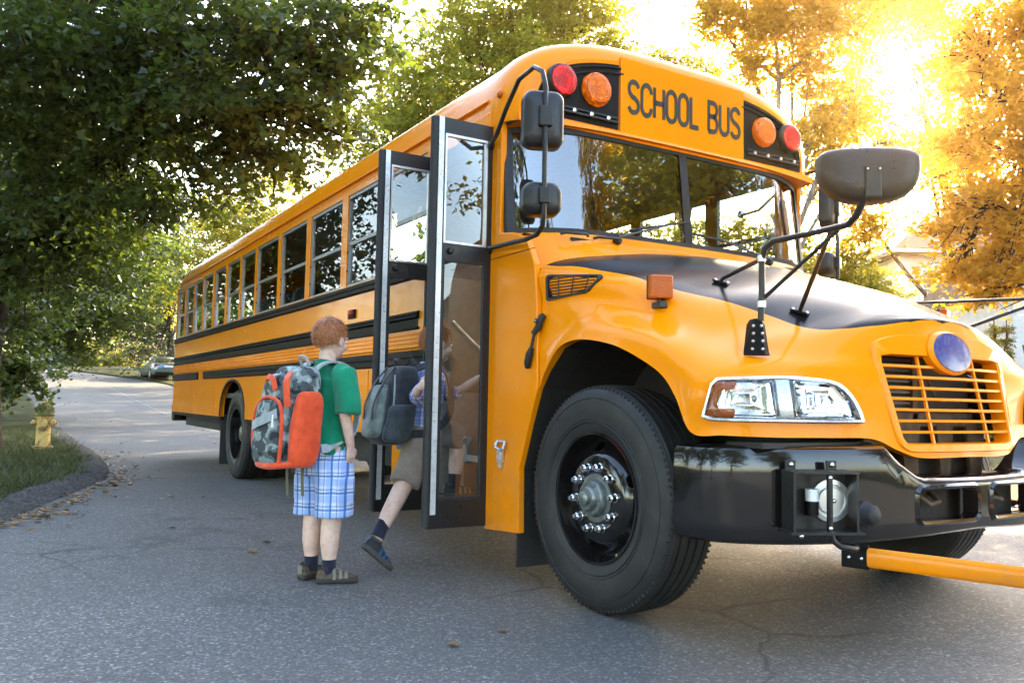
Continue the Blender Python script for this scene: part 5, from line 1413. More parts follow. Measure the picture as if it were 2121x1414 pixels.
# ================================================================== PEOPLE
def fuse(mb, name, voxel, mat_, parent, smooth=6, fac=.5, disp=None):
    """join overlapping shapes into one continuous skin"""
    me = bpy.data.meshes.new(name+'_t'); me.from_pydata(mb.v, [], mb.f)
    bm = bmesh.new(); bm.from_mesh(me); bmesh.ops.recalc_face_normals(bm, faces=bm.faces); bm.to_mesh(me); bm.free()
    o = bpy.data.objects.new(name+'_t', me); COL.objects.link(o)
    md = o.modifiers.new('r', 'REMESH'); md.mode = 'VOXEL'; md.voxel_size = voxel
    if smooth:
        ms = o.modifiers.new('s', 'SMOOTH'); ms.iterations = smooth; ms.factor = fac
    bpy.context.view_layer.update()
    dg = bpy.context.evaluated_depsgraph_get()
    nm = bpy.data.meshes.new_from_object(o.evaluated_get(dg), depsgraph=dg)
    bpy.data.objects.remove(o); nm.name = name
    if disp is not None:
        n = len(nm.vertices); co = np.empty(n*3); nm.vertices.foreach_get('co', co); co = co.reshape(-1, 3)
        nr = np.empty(n*3); nm.vertices.foreach_get('normal', nr); nr = nr.reshape(-1, 3)
        co += nr*disp(co)[:, None]; nm.vertices.foreach_set('co', co.ravel())
    nm.polygons.foreach_set("use_smooth", [True]*len(nm.polygons))
    nm.materials.clear()
    return link(name, nm, mat_, parent)

def ell(mb, pts, rad, n=16, side=(1, 0, 0)):
    """elliptical loft: rad = (across side axis, other axis)"""
    pts = [Vector(p) for p in pts]; rg = []
    for i, p in enumerate(pts):
        t = (pts[min(i+1, len(pts)-1)]-pts[max(i-1, 0)]).normalized()
        a = Vector(side); a = (a-t*a.dot(t)).normalized(); b = t.cross(a)
        ra, rb = rad[i] if isinstance(rad[i], (tuple, list)) else (rad[i], rad[i])
        rg.append([p+a*ra*math.cos(k*2*PI/n)+b*rb*math.sin(k*2*PI/n) for k in range(n)])
    mb.rings(rg)

def skin_mat():
    t = NT('skin')
    a = t.ramp(t.noise(30, 5).outputs[0], [(.25, (.58, .36, .28)), (.5, (.70, .48, .39)), (.75, (.76, .55, .46))])
    p = t.prin(a, .5, 0, 0, .35); p.inputs["Subsurface Weight"].default_value = .06; p.inputs["Subsurface Radius"].default_value = (.02, .008, .005); p.inputs["Subsurface Scale"].default_value = .5
    return t.done(p)
MAT['skin'] = skin_mat()
MAT['hair'] = simple('ginger_hair', (.38, .135, .042), .42, var=.6, nscale=150)
MAT['eye'] = simple('eye_white', (.7, .68, .66), .2); MAT['iris'] = simple('iris', (.05, .08, .12), .2); MAT['lip'] = simple('lip', (.45, .16, .13), .45)
def cloth(name, fn, rough=.85, weave=420):
    t = NT(name); c = fn(t)
    return t.done(t.prin(c, rough, 0, 0, .2, t.bump(t.noise(weave, 2).outputs[0], .25, .002), Sheen_Weight=.25))
MAT['teal'] = cloth('green_jersey', lambda t: t.ramp(t.noise(9, 4).outputs[0], [(.3, (.002, .165, .085)), (.7, (.006, .25, .13))]))
MAT['navy'] = cloth('navy_sock', lambda t: t.ramp(t.noise(20, 4).outputs[0], [(.3, (.008, .010, .022)), (.7, (.02, .022, .045))]))
MAT['khaki'] = cloth('khaki_cotton', lambda t: t.ramp(t.noise(14, 4).outputs[0], [(.3, (.20, .155, .125)), (.7, (.30, .245, .205))]))
def plaid(scale, base, c1, c2, sky=(.30, .40, .72)):
    def fn(t):
        s = t.n("SeparateXYZ", {0: t.obj()})
        # horizontal coordinate wraps round the leg
        u = t.math('ADD', t.math('MULTIPLY', s.outputs[0], 1.), t.math('MULTIPLY', s.outputs[1], .75))
        def band(co, per, w, ph=0.):
            f = t.math('FRACT', t.math('ADD', t.math('DIVIDE', co, per), ph)); return t.math('LESS_THAN', f, w)
        wob = t.math('MULTIPLY', t.math('SUBTRACT', t.noise(9, 2).outputs[0], .5), .012)
        u = t.math('ADD', u, wob); v = t.math('ADD', s.outputs[2], wob)
        P = scale
        col = t.mix(t.math('MULTIPLY', band(u, P, .42, .3), .55), base, sky)
        col = t.mix(t.math('MULTIPLY', band(v, P, .42, .1), .55), col, sky)
        col = t.mix(t.math('MULTIPLY', band(u, P, .14), .85), col, c1)
        col = t.mix(t.math('MULTIPLY', band(v, P, .13, .6), .75), col, c1)
        col = t.mix(t.math('MULTIPLY', band(u, P, .05, .5), .8), col, c2); col = t.mix(t.math('MULTIPLY', band(v, P, .05, .35), .8), col, c2)
        return col
    return fn
MAT['plaid'] = cloth('blue_plaid', plaid(.085, (.60, .66, .86), (.025, .13, .40), (.02, .08, .28), (.22, .38, .78)))
MAT['plaid2'] = cloth('blue_check_shirt', plaid(.045, (.55, .62, .85), (.02, .05, .30), (.01, .02, .16), (.10, .18, .62)))

def head_shape(mb, c, yaw=0., pitch=0.):
    Rm = Matrix.Rotation(yaw, 3, 'Z') @ Matrix.Rotation(pitch, 3, 'X'); c = Vector(c)
    def E(o, r, n=20, m=12):
        k = MB(); k.sphere((0, 0, 0), r, n, m); mb.add([c+Rm @ (Vector(v)+Vector(o)) for v in k.v], k.f)
    E((0, -.008, .015), (.075, .094, .090)); E((0, .018, -.045), (.058, .066, .062)); E((0, .055, -.078), (.030, .028, .026))
    E((0, .092, -.022), (.011, .014, .020), 10, 8); E((0, .102, -.034), (.013, .010, .009), 10, 8)
    for s in (-1, 1):
        E((s*.077, -.006, -.012), (.010, .020, .031), 12, 8); E((s*.034, .078, .012), (.022, .012, .007), 10, 6); E((s*.036, .064, -.035), (.026, .022, .022), 12, 8)
    E((0, .088, -.058), (.019, .009, .006), 10, 6)
    return Rm
def face_bits(c, Rm, parent):
    c = Vector(c)
    for s in (-1, 1):
        m = MB(); m.sphere(c+Rm @ Vector((s*.031, .080, -.004)), .011, 12, 8); m.build('eye', MAT['eye'], parent, smooth=80)
        m = MB(); m.sphere(c+Rm @ Vector((s*.031, .0885, -.004)), .0052, 10, 6); m.build('iris', MAT['iris'], parent, smooth=80)
    m = MB(); m.sphere(c+Rm @ Vector((0, .0945, -.058)), (.018, .005, .005), 12, 6); m.build('lips', MAT['lip'], parent, smooth=80)
def hair_shape(c, Rm, parent, seed, n=5200):
    c = Vector(c); g = np.random.default_rng(seed)
    def hairline(d):   # lowest scalp height for a direction
        f = d.y
        return interp(f, [-1, -.45, -.05, .12, .45, 1], [-.56, -.52, -.16, -.02, .40, .52])
    sc_ = Vector((.0805, .1005, .097)); o = Vector((0, -.008, .017))
    m = MB(); rg = []
    for i in range(15):
        row = []
        for k in range(36):
            a = 2*PI*k/36; d0 = Vector((math.cos(a), math.sin(a), 0)); zl = hairline(d0); z = 1-(1-zl)*i/14
            h = math.sqrt(max(0, 1-z*z)); d = Vector((d0.x*h, d0.y*h, z)); sh = 1 if i < 13 else .97
            row.append(c+Rm @ (o+Vector((d.x*sc_.x, d.y*sc_.y, d.z*sc_.z))*sh))
        rg.append(row)
    m.rings(rg, True, True, False); H = m.build('hair', MAT['hair'], parent, smooth=80)
    m = MB(); crown = Vector((.02, -.55, .83)).normalized()
    for k in range(n):
        d = Vector(g.normal(0, 1, 3)).normalized()
        if d.z < hairline(Vector((d.x, d.y, 0)).normalized() if abs(d.z) < .99 else Vector((0, 1, 0)))+.01: continue
        flow = (d-crown*d.dot(crown))
        flow = (flow if flow.length > .05 else Vector(g.normal(0, 1, 3))); flow = (flow-d*flow.dot(d)).normalized()
        flow = (flow+Vector(g.normal(0, .20, 3))).normalized()
        p0 = Vector((d.x*sc_.x, d.y*sc_.y, d.z*sc_.z)); L = g.uniform(.020, .046); sd = d.cross(flow).normalized()*g.uniform(.0008, .0020)
        l0 = g.uniform(.0005, .004); q = [p0+d*.0005, p0+flow*L*.5+d*l0*1.5, p0+flow*L+d*(l0*.7)-d*L*L*3]
        v = [q[0]-sd, q[0]+sd, q[1]+sd, q[1]-sd, q[2]]
        m.add([c+Rm @ (o+x) for x in v], [(0, 1, 2, 3), (3, 2, 4)])
    m.build('hair_strands', MAT['hair'], H)["kind"] = "stuff"

def hand_shape(mb, w, d, nrm, th, curl=.5, L=.075):
    """palm at wrist w pointing along d, palm normal nrm, thumb side th"""
    w, d, nrm = Vector(w), Vector(d).normalized(), Vector(nrm).normalized(); th = Vector(th); th = (th-d*th.dot(d)).normalized(); nrm = (nrm-d*nrm.dot(d)-th*nrm.dot(th)).normalized()
    ell(mb, [w, w+d*.02, w+d*.045, w+d*.062], [(.021, .015), (.028, .014), (.031, .013), (.029, .011)], 12, th)
    for i, (o, l) in enumerate(((.024, .050), (.008, .056), (-.008, .052), (-.023, .042))):
        p = w+d*.056+th*o; a = 0; pts = [p-d*.012]; rr_ = [.0078]
        for sgm, f in ((.42, .5), (.32, 1.), (.26, 1.)):
            a += curl*f; dr = d*math.cos(a)+nrm*math.sin(a); pts.append(pts[-1]+dr*l*sgm+(d*.012 if len(pts) == 1 else Vector((0, 0, 0)))); rr_.append(.0074-.0007*len(pts))
        ell(mb, pts, [(r_, r_) for r_ in rr_], 8, th)
    p = w+d*.016+th*.018; dr = (d*.55+th*.75+nrm*.25).normalized(); dr2 = (d*.85+th*.25+nrm*.45).normalized()
    ell(mb, [p, p+dr*.026, p+dr*.03+dr2*.02, p+dr*.03+dr2*.036], [(.011, .011), (.0095, .0095), (.0085, .0085), (.006, .006)], 8, nrm)

def shoe(parent, name, ankle, fwd, up_, mats, seed=0, L=.205):
    """trainer with sole, upper, toe cap and straps; ankle = ankle joint"""
    f = Vector(fwd).normalized(); u_ = Vector(up_); u_ = (u_-f*u_.dot(f)).normalized(); s = f.cross(u_); a = Vector(ankle)
    b = a-u_*.060    # ground level under the ankle
    P = lambda x, y, z: b+f*x+s*y+u_*z
    e = empty(name, (0, 0, 0), parent=parent)
    prof = [(-.058, .022), (-.045, .031), (0, .033), (.05, .037), (.09, .041), (.12, .038), (.142, .026), (.15, .012)]
    out = [(x, w) for x, w in prof]+[(x, -w) for x, w in prof[::-1]]
    m = MB(); m.rings([[P(x*1.02, w*.96, 0) for x, w in out], [P(x*1.03, w*1.07, .006) for x, w in out], [P(x*1.03, w*1.07, .020) for x, w in out], [P(x, w, .026) for x, w in out]]); m.build('sole', mats[1], e, smooth=40)
    m = MB(); rg = []
    for x, w, h in ((-.060, .018, .040), (-.050, .029, .072), (-.02, .031, .082), (.02, .033, .080), (.045, .035, .066), (.08, .039, .052), (.115, .037, .044), (.138, .026, .036), (.148, .012, .028)):
        rg.append([P(x, w*math.cos(t_)*(1 if math.sin(t_) < .4 else .92), .018+(h-.018)*max(0, math.sin(t_))**.8 if math.sin(t_) >= 0 else .018) for t_ in np.linspace(0, PI, 13)])
    m.rings(rg, False); m.add(rg[0], [tuple(range(13))]); m.add(rg[-1], [tuple(range(13))]); m.build('upper', mats[0], e, smooth=60)
    m = MB(); rg = []
    for x, w, h in ((.10, .0405, .05), (.12, .0375, .045), (.142, .026, .036), (.152, .012, .03)):
        rg.append([P(x+.001, w*math.cos(t_), .019+(h-.017)*max(0, math.sin(t_))**.8*.62) for t_ in np.linspace(0, PI, 13)])
    m.rings(rg, False); m.build('toe_cap', mats[1], e, smooth=60)
    for x, h in ((.03, .073), (.062, .0605), (.09, .052)):
        m = MB(); m.rings([[P(x+dx, (.0375+x*.03)*math.cos(t_), .020+(h-.017)*max(0, math.sin(t_))**.8) for t_ in np.linspace(.0, PI, 13)] for dx in (-.008, .008)], False); m.build('strap', mats[2], e, smooth=60)
    m = MB(); m.rings([[P(-.066, w_, z) for w_ in (-.016, .016)] for z in (.03, .075)], False); m.build('pull_tab', mats[2], e)
    m = MB(); rg = [[P(-.018+.034*1.1*math.cos(t_), .030*math.sin(t_), z) for t_ in np.linspace(0, 2*PI, 16, endpoint=False)] for z in (.070, .082, .084)]
    m.rings(rg, True, False, False); m.build('collar', mats[1], e, smooth=50)
MAT['shoe_tan'] = simple('tan_suede', (.085, .06, .04), .8, bump=.3, var=.6, nscale=70); MAT['shoe_brown'] = simple('dark_brown_rubber', (.028, .02, .016), .7); MAT['shoe_grey'] = simple('grey_strap', (.17, .15, .12), .7)
MAT['shoe_black'] = simple('black_mesh', (.018, .018, .02), .7, bump=.3); MAT['shoe_sole'] = simple('grey_rubber_sole', (.05, .048, .045), .75); MAT['shoe_blue'] = simple('blue_trim', (.006, .06, .15), .5)

# ---------------------------------------------------------------- first boy: waiting, seen from behind
B1 = empty('person', (-1.205, -2.045, 0), R(20))
tag(B1, 'boy in green shirt and blue plaid shorts waiting behind the door', 'person')
S_ = 1.02
b = MB()
hc1 = (0.0, .012, 1.262)
Rm1 = head_shape(b, hc1, R(10), R(-4))
ell(b, [(0, -.02, 1.08), (0, -.012, 1.13), (0, .0, 1.20)], [(.062, .05), (.046, .045), (.045, .047)])
ell(b, [(0, -.005, .66), (0, -.005, .74), (0, .0, .85), (0, .0, .97), (0, -.005, 1.06), (0, -.012, 1.115)], [(.125, .09), (.12, .085), (.112, .08), (.125, .085), (.135, .075), (.06, .05)], 20)
# right arm hanging, hand in pocket; left arm likewise
for s in (-1, 1):
    ell(b, [(s*.12, -.01, 1.085), (s*.162, -.012, 1.06), (s*.178, -.025, .95), (s*.188, -.032, .865), (s*.186, -.006, .78), (s*.172, .025, .70)], [.04, .041, .036, .031, .028, .021], 14, (0, 1, 0))
    hand_shape(b, (s*.172, .025, .70), (-.12*s, .16, -1), (-s, .2, 0), (0, 1, .1), .35)
    ell(b, [(s*.062, -.005, .70), (s*.068, -.005, .60), (s*.072, .0, .48), (s*.074, .004, .375), (s*.074, -.006, .29), (s*.074, -.012, .20), (s*.074, -.010, .10), (s*.074, -.010, .05)], [(.085, .09), (.082, .085), (.066, .07), (.052, .054), (.05, .055), (.047, .05), (.031, .034), (.03, .034)], 16)
body = fuse(b, 'body', .0052, MAT['skin'], B1, 5, .5)
face_bits(hc1, Rm1, B1)
hair_shape(hc1, Rm1, B1, 4)
def folds(sc, amp, seed):
    g = np.random.default_rng(seed); K = g.normal(0, 1, (7, 3))*sc*np.array([1, 1, .45]); ph = g.uniform(0, 6.28, 7)
    return lambda co: amp*sum(np.sin(co@K[i]+ph[i]+1.3*np.sin(co@K[(i+2) % 7]*.6)) for i in range(7))/3
m = MB()
ell(m, [(0, -.008, .655), (0, -.006, .72), (0, .0, .85), (0, .0, .97), (0, -.006, 1.05), (0, -.012, 1.10), (0, -.014, 1.128)], [(.152, .118), (.146, .112), (.134, .102), (.142, .103), (.150, .094), (.085, .07), (.058, .056)], 24)
for s in (-1, 1):
    ell(m, [(s*.10, -.008, 1.085), (s*.158, -.012, 1.068), (s*.182, -.02, 1.0), (s*.202, -.028, .90), (s*.205, -.03, .868)], [(.05, .05), (.062, .062), (.062, .064), (.062, .066), (.063, .067)], 18, (0, 1, 0))
fuse(m, 'shirt', .0075, MAT['teal'], B1, 4, .5, folds(30, .0055, 3))
m = MB(); m.rings([[(.056*k*math.cos(a), -.012+.054*k*math.sin(a), 1.128+z+.012*math.sin(a)*-1) for a in np.linspace(0, 2*PI, 28, endpoint=False)] for k, z in ((1.06, -.012), (1.08, .010), (1.0, .014), (.96, -.006))], True, False, False); m.build('collar', MAT['teal'], B1, smooth=60)
m = MB()
ell(m, [(0, -.004, .725), (0, -.004, .68), (0, -.006, .60), (0, -.004, .555)], [(.140, .108), (.150, .122), (.166, .132), (.160, .122)], 24)
for s in (-1, 1):
    ell(m, [(s*.070, -.004, .62), (s*.082, -.003, .52), (s*.090, .0, .42), (s*.094, .0, .335)], [(.092, .112), (.090, .106), (.090, .102), (.094, .104)], 22)
    m.obox((s*.172, .0, .475), (.012, 0, 0), (0, .06, 0), (0, 0, .065))
fuse(m, 'shorts', .0075, MAT['plaid'], B1, 3, .5, folds(28, .006, 5))
for s in (-1, 1):
    m = MB(); ell(m, [(s*.074, -.010, .045), (s*.074, -.010, .075), (s*.074, -.011, .120)], [(.036, .041), (.035, .039), (.036, .039)], 20); m.build('sock', MAT['navy'], B1, smooth=60)
shoe(B1, 'shoe', (-.078, -.018, .062), (-.12, 1, 0), (0, 0, 1), (MAT['shoe_tan'], MAT['shoe_brown'], MAT['shoe_grey']))
shoe(B1, 'shoe', (.078, -.018, .062), (.62, .8, 0), (0, 0, 1), (MAT['shoe_tan'], MAT['shoe_brown'], MAT['shoe_grey']))

# ---------------------------------------------------------------- backpack of the first boy
def camo_mat():
    t = NT('grey_camouflage')
    w = t.n("VectorMath", {0: t.obj(), 1: t.n("VectorMath", {0: t.noise(14, 3).outputs[1], 1: (.05, .05, .05)}, operation='MULTIPLY').outputs[0]}, operation='ADD')
    n1 = t.noise(15, 1.5, .5, w.outputs[0]); n2 = t.n("TexVoronoi", {"Scale": 26, 0: w.outputs[0]})
    c = t.ramp(n1.outputs[0], [(0., (.018, .022, .024)), (.40, (.085, .105, .11)), (.50, (.23, .28, .28)), (.60, (.36, .42, .41))], 'CONSTANT')
    c2 = t.mix(t.ramp(n2.outputs["Color"], [(.0, 0.), (.72, 1.)], 'CONSTANT').outputs[0], c.outputs[0], (.05, .062, .066))
    return t.done(t.prin(c2, .7, 0, 0, .3, t.bump(t.noise(500, 2).outputs[0], .25, .002)))
MAT['camo'] = camo_mat()
MAT['orange'] = cloth('orange_nylon', lambda t: t.ramp(t.noise(22, 5).outputs[0], [(.3, (.60, .055, .012)), (.7, (.80, .095, .025))]), .6)
MAT['greywebbing'] = cloth('grey_webbing', lambda t: t.ramp(t.noise(30, 3).outputs[0], [(.3, (.26, .29, .30)), (.7, (.36, .39, .40))]), .7)
MAT['olive'] = cloth('olive_webbing', lambda t: t.ramp(t.noise(30, 3).outputs[0], [(.3, (.10, .095, .05)), (.7, (.15, .14, .08))]), .7)
MAT['charcoal'] = cloth('charcoal_nylon', lambda t: t.ramp(t.noise(30, 4).outputs[0], [(.3, (.016, .018, .022)), (.7, (.035, .038, .045))]), .6)
MAT['sage'] = cloth('sage_grey_nylon', lambda t: t.ramp(t.noise(16, 5).outputs[0], [(.3, (.09, .115, .10)), (.7, (.26, .30, .26))]), .6)
MAT['slate'] = cloth('slate_nylon', lambda t: t.ramp(t.noise(20, 4).outputs[0], [(.3, (.022, .030, .036)), (.7, (.05, .064, .074))]), .6)

def pillow(c, size, ex=(.45, .45), n=36, m_=20, taper=0., lean=0., seed=0, amp=.0):
    """superellipsoid block: size half extents; local axes x right, y back depth, z up"""
    k = MB(); rg = []; g = np.random.default_rng(seed); ph = g.uniform(0, 6.28, 6)
    sp = lambda v, e: math.copysign(abs(v)**e, v)
    for i in range(m_+1):
        la = -PI/2+PI*i/m_; cz = max(1e-3, abs(math.cos(la)))**ex[1]; z = sp(math.sin(la), ex[1])
        row = []
        for j in range(n):
            a = 2*PI*j/n; w = 1-taper*(z*.5+.5)
            x = size[0]*cz*sp(math.cos(a), ex[0])*w; y = size[1]*cz*sp(math.sin(a), ex[0]); zz = size[2]*z
            q = 1+amp*(math.sin(x*34+ph[0]+zz*21)+math.sin(zz*29+ph[1]-y*18)+math.sin(y*31+ph[2]))
            row.append((c[0]+x*q, c[1]+y*q+lean*zz, c[2]+zz))
        rg.append(row)
    k.rings(rg); return k
BP = empty('backpack', (-1.205, -2.045, 0), R(17))
tag(BP, 'grey camouflage backpack with orange panels on the boy in green', 'backpack')
BP.location = (-1.205, -2.045, 0)
pillow((-.01, -.205, .855), (.165, .085, .255), (.5, .38), taper=.16, lean=.10, amp=.008).build('main_compartment', MAT['camo'], BP, smooth=70)
pillow((-.03, -.305, .775), (.125, .055, .165), (.5, .42), taper=.10, lean=.06, seed=3, amp=.012).build('front_pocket', MAT['camo'], BP, smooth=70)
pillow((-.05, -.262, .985), (.105, .055, .085), (.6, .5), taper=.2, lean=.2, seed=5, amp=.01).build('top_pocket', MAT['camo'], BP, smooth=70)
for s in (-1, 1):
    pillow((-.01+s*.140, -.215, .79), (.043, .084, .19), (.6, .45), taper=.25, lean=.10, seed=7+s, amp=.022).build('side_pocket', MAT['orange'], BP, smooth=70)
m = MB(); m.tube(catmull([(-.15, -.325, .635), (-.16, -.335, .74), (-.14, -.335, .88), (-.08, -.33, .94), (.0, -.33, .945), (.07, -.33, .91), (.098, -.335, .83), (.10, -.34, .70), (.09, -.34, .625)], 5), .0095, 8); m.build('piping', MAT['orange'], BP, smooth=60)
m = MB(); m.tube(catmull([(-.17, -.27, .62), (-.10, -.335, .612), (0, -.35, .606), (.08, -.335, .612), (.15, -.27, .62)], 5), .017, 8); m.build('base_band', MAT['orange'], BP, smooth=60)
m = MB(); m.ribbon(catmull([(-.135, -.352, .80), (-.07, -.368, .818), (.0, -.368, .838), (.085, -.356, .868)], 4), (0, -1, .1), .048, .004); m.build('reflective_strap', MAT['greywebbing'], BP, smooth=60)
m = MB(); m.ribbon(catmull([(.055, -.268, 1.07), (.085, -.305, 1.03), (.105, -.315, .97), (.112, -.312, .90)], 5), (.3, -1, .3), .036, .006); m.build('compression_strap', MAT['orange'], BP, smooth=60)
m = MB(); m.ribbon(catmull([(-.10, -.300, 1.03), (-.06, -.318, 1.05), (-.01, -.322, 1.035), (.02, -.325, .985)], 5), (0, -1, .5), .030, .006); m.build('top_trim', MAT['orange'], BP, smooth=60)
m = MB(); m.tube(catmull([(-.03, -.14, 1.115), (-.028, -.16, 1.15), (.0, -.165, 1.162), (.03, -.16, 1.15), (.032, -.14, 1.115)], 5), .008, 8); m.build('carry_loop', MAT['greywebbing'], BP, smooth=60)
for s in (-1, 1):
    pts = catmull([(s*.06, -.135, 1.07), (s*.075, -.09, 1.118), (s*.088, -.02, 1.132), (s*.094, .06, 1.10), (s*.098, .108, 1.0), (s*.11, .115, .88), (s*.14, .06, .76), (s*.15, -.06, .70), (s*.14, -.13, .69)], 5)
    nr = [Vector((0, p[1]+.0, max(.0, p[2]-.95)*1.5)).normalized() if abs(p[1])+p[2] else Vector((0, 0, 1)) for p in pts]
    m = MB(); m.ribbon([Vector(p) for p in pts], nr, .045, .010); m.build('shoulder_strap', MAT['greywebbing'], BP, smooth=60)
for x, l in ((-.05, .17), (.085, .16)):
    m = MB(); m.ribbon(catmull([(x, -.20, .645), (x+.002, -.195, .60), (x-.004, -.192, .55), (x+.003, -.19, .615-l)], 4), (0, -1, 0), .022, .003); m.build('loose_strap', MAT['olive'], BP)
m = MB(); m.tube([(.075, -.372, .862), (.078, -.375, .835)], .004, 6); m.tube([(.078, -.375, .835), (.08, -.376, .80)], .006, 6); m.build('zip_pull', MAT['white'], BP)
m = MB(); m.tube(catmull([(-.02, -.365, .93), (-.015, -.372, .90), (-.03, -.374, .885), (-.012, -.374, .87)], 4), .004, 6); m.build('cord', MAT['greywebbing'], BP)

# ---------------------------------------------------------------- second boy: climbing in
B2 = empty('person', (-1.30, -1.60, 0), 0)
tag(B2, 'boy in blue check shirt and khaki shorts climbing through the bus door', 'person')
def L2(x, y, z): return (x+1.30, y+1.60, z)
b = MB()
hc2 = L2(-1.40, -1.315, 1.285)
Rm2 = head_shape(b, hc2, R(4), R(-6))
ell(b, [L2(-1.375, -1.375, 1.11), L2(-1.385, -1.345, 1.17), L2(-1.395, -1.325, 1.23)], [(.06, .05), (.044, .043), (.043, .045)])
ell(b, [L2(-1.355, -1.43, .72), L2(-1.36, -1.415, .83), L2(-1.365, -1.40, .95), L2(-1.37, -1.385, 1.06), L2(-1.375, -1.375, 1.13)], [(.115, .085), (.108, .08), (.115, .083), (.125, .073), (.06, .05)], 20)
# right arm to the door edge, left arm to the rail
ell(b, [L2(-1.28, -1.385, 1.09), L2(-1.225, -1.40, 1.07), L2(-1.17, -1.50, 1.00), L2(-1.135, -1.565, .955), L2(-1.075, -1.585, .99), L2(-1.02, -1.59, 1.02)], [.038, .039, .034, .030, .026, .020], 14)
hand_shape(b, L2(-1.02, -1.59, 1.02), (1, .0, .12), (.1, .95, .05), (0, -.15, 1), .85)
ell(b, [L2(-1.46, -1.375, 1.09), L2(-1.51, -1.36, 1.07), L2(-1.50, -1.25, 1.01), L2(-1.44, -1.18, .985), L2(-1.34, -1.13, 1.04), L2(-1.26, -1.10, 1.085)], [.038, .039, .034, .030, .026, .020], 14)
hand_shape(b, L2(-1.26, -1.10, 1.085), (.85, .25, .35), (.2, .2, -.9), (0, 1, .2), .8)
# trailing leg and leading leg
ell(b, [L2(-1.31, -1.43, .76), L2(-1.285, -1.48, .64), L2(-1.255, -1.545, .51), L2(-1.245, -1.60, .42), L2(-1.235, -1.665, .31), L2(-1.228, -1.715, .22), L2(-1.226, -1.735, .18)], [(.082, .086), (.07, .074), (.05, .052), (.047, .052), (.042, .046), (.029, .032), (.029, .033)], 16)
ell(b, [L2(-1.41, -1.42, .76), L2(-1.415, -1.30, .745), L2(-1.415, -1.165, .735), L2(-1.41, -1.15, .65), L2(-1.405, -1.165, .55), L2(-1.40, -1.175, .47), L2(-1.40, -1.175, .44)], [(.08, .082), (.068, .07), (.051, .052), (.047, .052), (.043, .046), (.029, .032), (.029, .033)], 16)
fuse(b, 'body', .0052, MAT['skin'], B2, 5, .5)
face_bits(hc2, Rm2, B2); hair_shape(hc2, Rm2, B2, 9)
m = MB()
ell(m, [L2(-1.352, -1.44, .655), L2(-1.355, -1.43, .74), L2(-1.36, -1.415, .85), L2(-1.366, -1.40, .96), L2(-1.37, -1.385, 1.06), L2(-1.375, -1.372, 1.12), L2(-1.378, -1.365, 1.15)], [(.152, .122), (.142, .11), (.132, .102), (.134, .10), (.142, .09), (.08, .066), (.058, .055)], 24)
for pts in ([L2(-1.29, -1.385, 1.09), L2(-1.222, -1.40, 1.07), L2(-1.185, -1.47, 1.02), L2(-1.135, -1.56, .958), L2(-1.095, -1.577, .982)], [L2(-1.45, -1.375, 1.09), L2(-1.512, -1.36, 1.07), L2(-1.505, -1.26, 1.015), L2(-1.445, -1.185, .985), L2(-1.40, -1.16, 1.0)]):
    ell(m, pts, [(.05, .05), (.058, .058), (.054, .054), (.048, .048), (.042, .042)], 18)
fuse(m, 'shirt', .0075, MAT['plaid2'], B2, 3, .5, folds(32, .005, 13))
m = MB(); m.rings([[Vector(L2(-1.380, -1.36, 1.150))+Vector((.052*k*math.cos(a), .052*k*math.sin(a), z)) for a in np.linspace(0, 2*PI, 28, endpoint=False)] for k, z in ((1.12, -.012), (1.1, .022), (1.18, .020), (1.28, -.008))], True, False, False); m.build('collar', MAT['plaid2'], B2, smooth=60)
m = MB()
ell(m, [L2(-1.354, -1.43, .80), L2(-1.355, -1.43, .74), L2(-1.355, -1.43, .67)], [(.128, .102), (.142, .118), (.140, .115)], 24)
ell(m, [L2(-1.315, -1.44, .76), L2(-1.288, -1.485, .64), L2(-1.262, -1.54, .53), L2(-1.252, -1.565, .475)], [(.088, .098), (.082, .092), (.076, .084), (.077, .085)], 22)
ell(m, [L2(-1.405, -1.43, .755), L2(-1.414, -1.31, .745), L2(-1.416, -1.20, .738), L2(-1.416, -1.125, .715)], [(.088, .095), (.082, .088), (.076, .080), (.072, .075)], 22)
fuse(m, 'shorts', .0075, MAT['khaki'], B2, 3, .5, folds(30, .006, 15))
m = MB(); ell(m, [L2(-1.2275, -1.728, .197), L2(-1.23, -1.71, .232), L2(-1.234, -1.685, .278)], [(.036, .040), (.035, .039), (.037, .041)], 20); m.build('sock', MAT['navy'], B2, smooth=60)
m = MB(); ell(m, [L2(-1.40, -1.176, .425), L2(-1.40, -1.176, .46), L2(-1.402, -1.172, .51)], [(.036, .040), (.035, .039), (.037, .041)], 20); m.build('sock', MAT['navy'], B2, smooth=60)
sm = (MAT['shoe_black'], MAT['shoe_sole'], MAT['shoe_blue'])
shoe(B2, 'shoe', L2(-1.212, -1.735, .158), (.05, .76, -.65), (0, .65, .76), sm)
shoe(B2, 'shoe', L2(-1.40, -1.178, .434), (.12, 1, 0), (0, 0, 1), (MAT['shoe_black'], MAT['shoe_sole'], MAT['shoe_grey']))
BQ = empty('backpack', (-1.30, -1.60, 0), 0)
tag(BQ, 'dark grey backpack with pale panel on the boy climbing aboard', 'backpack')
def addl(k, d):
    k.v = [(v[0]+d[0], v[1]+d[1], v[2]) for v in k.v]; return k
cq = L2(-1.35, -1.60, .915)
pillow(cq, (.145, .085, .225), (.5, .42), taper=.20, lean=.22, amp=.008, seed=21).build('main_compartment', MAT['charcoal'], BQ, smooth=70)
pillow((cq[0]-.01, cq[1]-.098, cq[2]-.035), (.115, .045, .150), (.5, .45), taper=.15, lean=.20, amp=.012, seed=22).build('front_pocket', MAT['sage'], BQ, smooth=70)
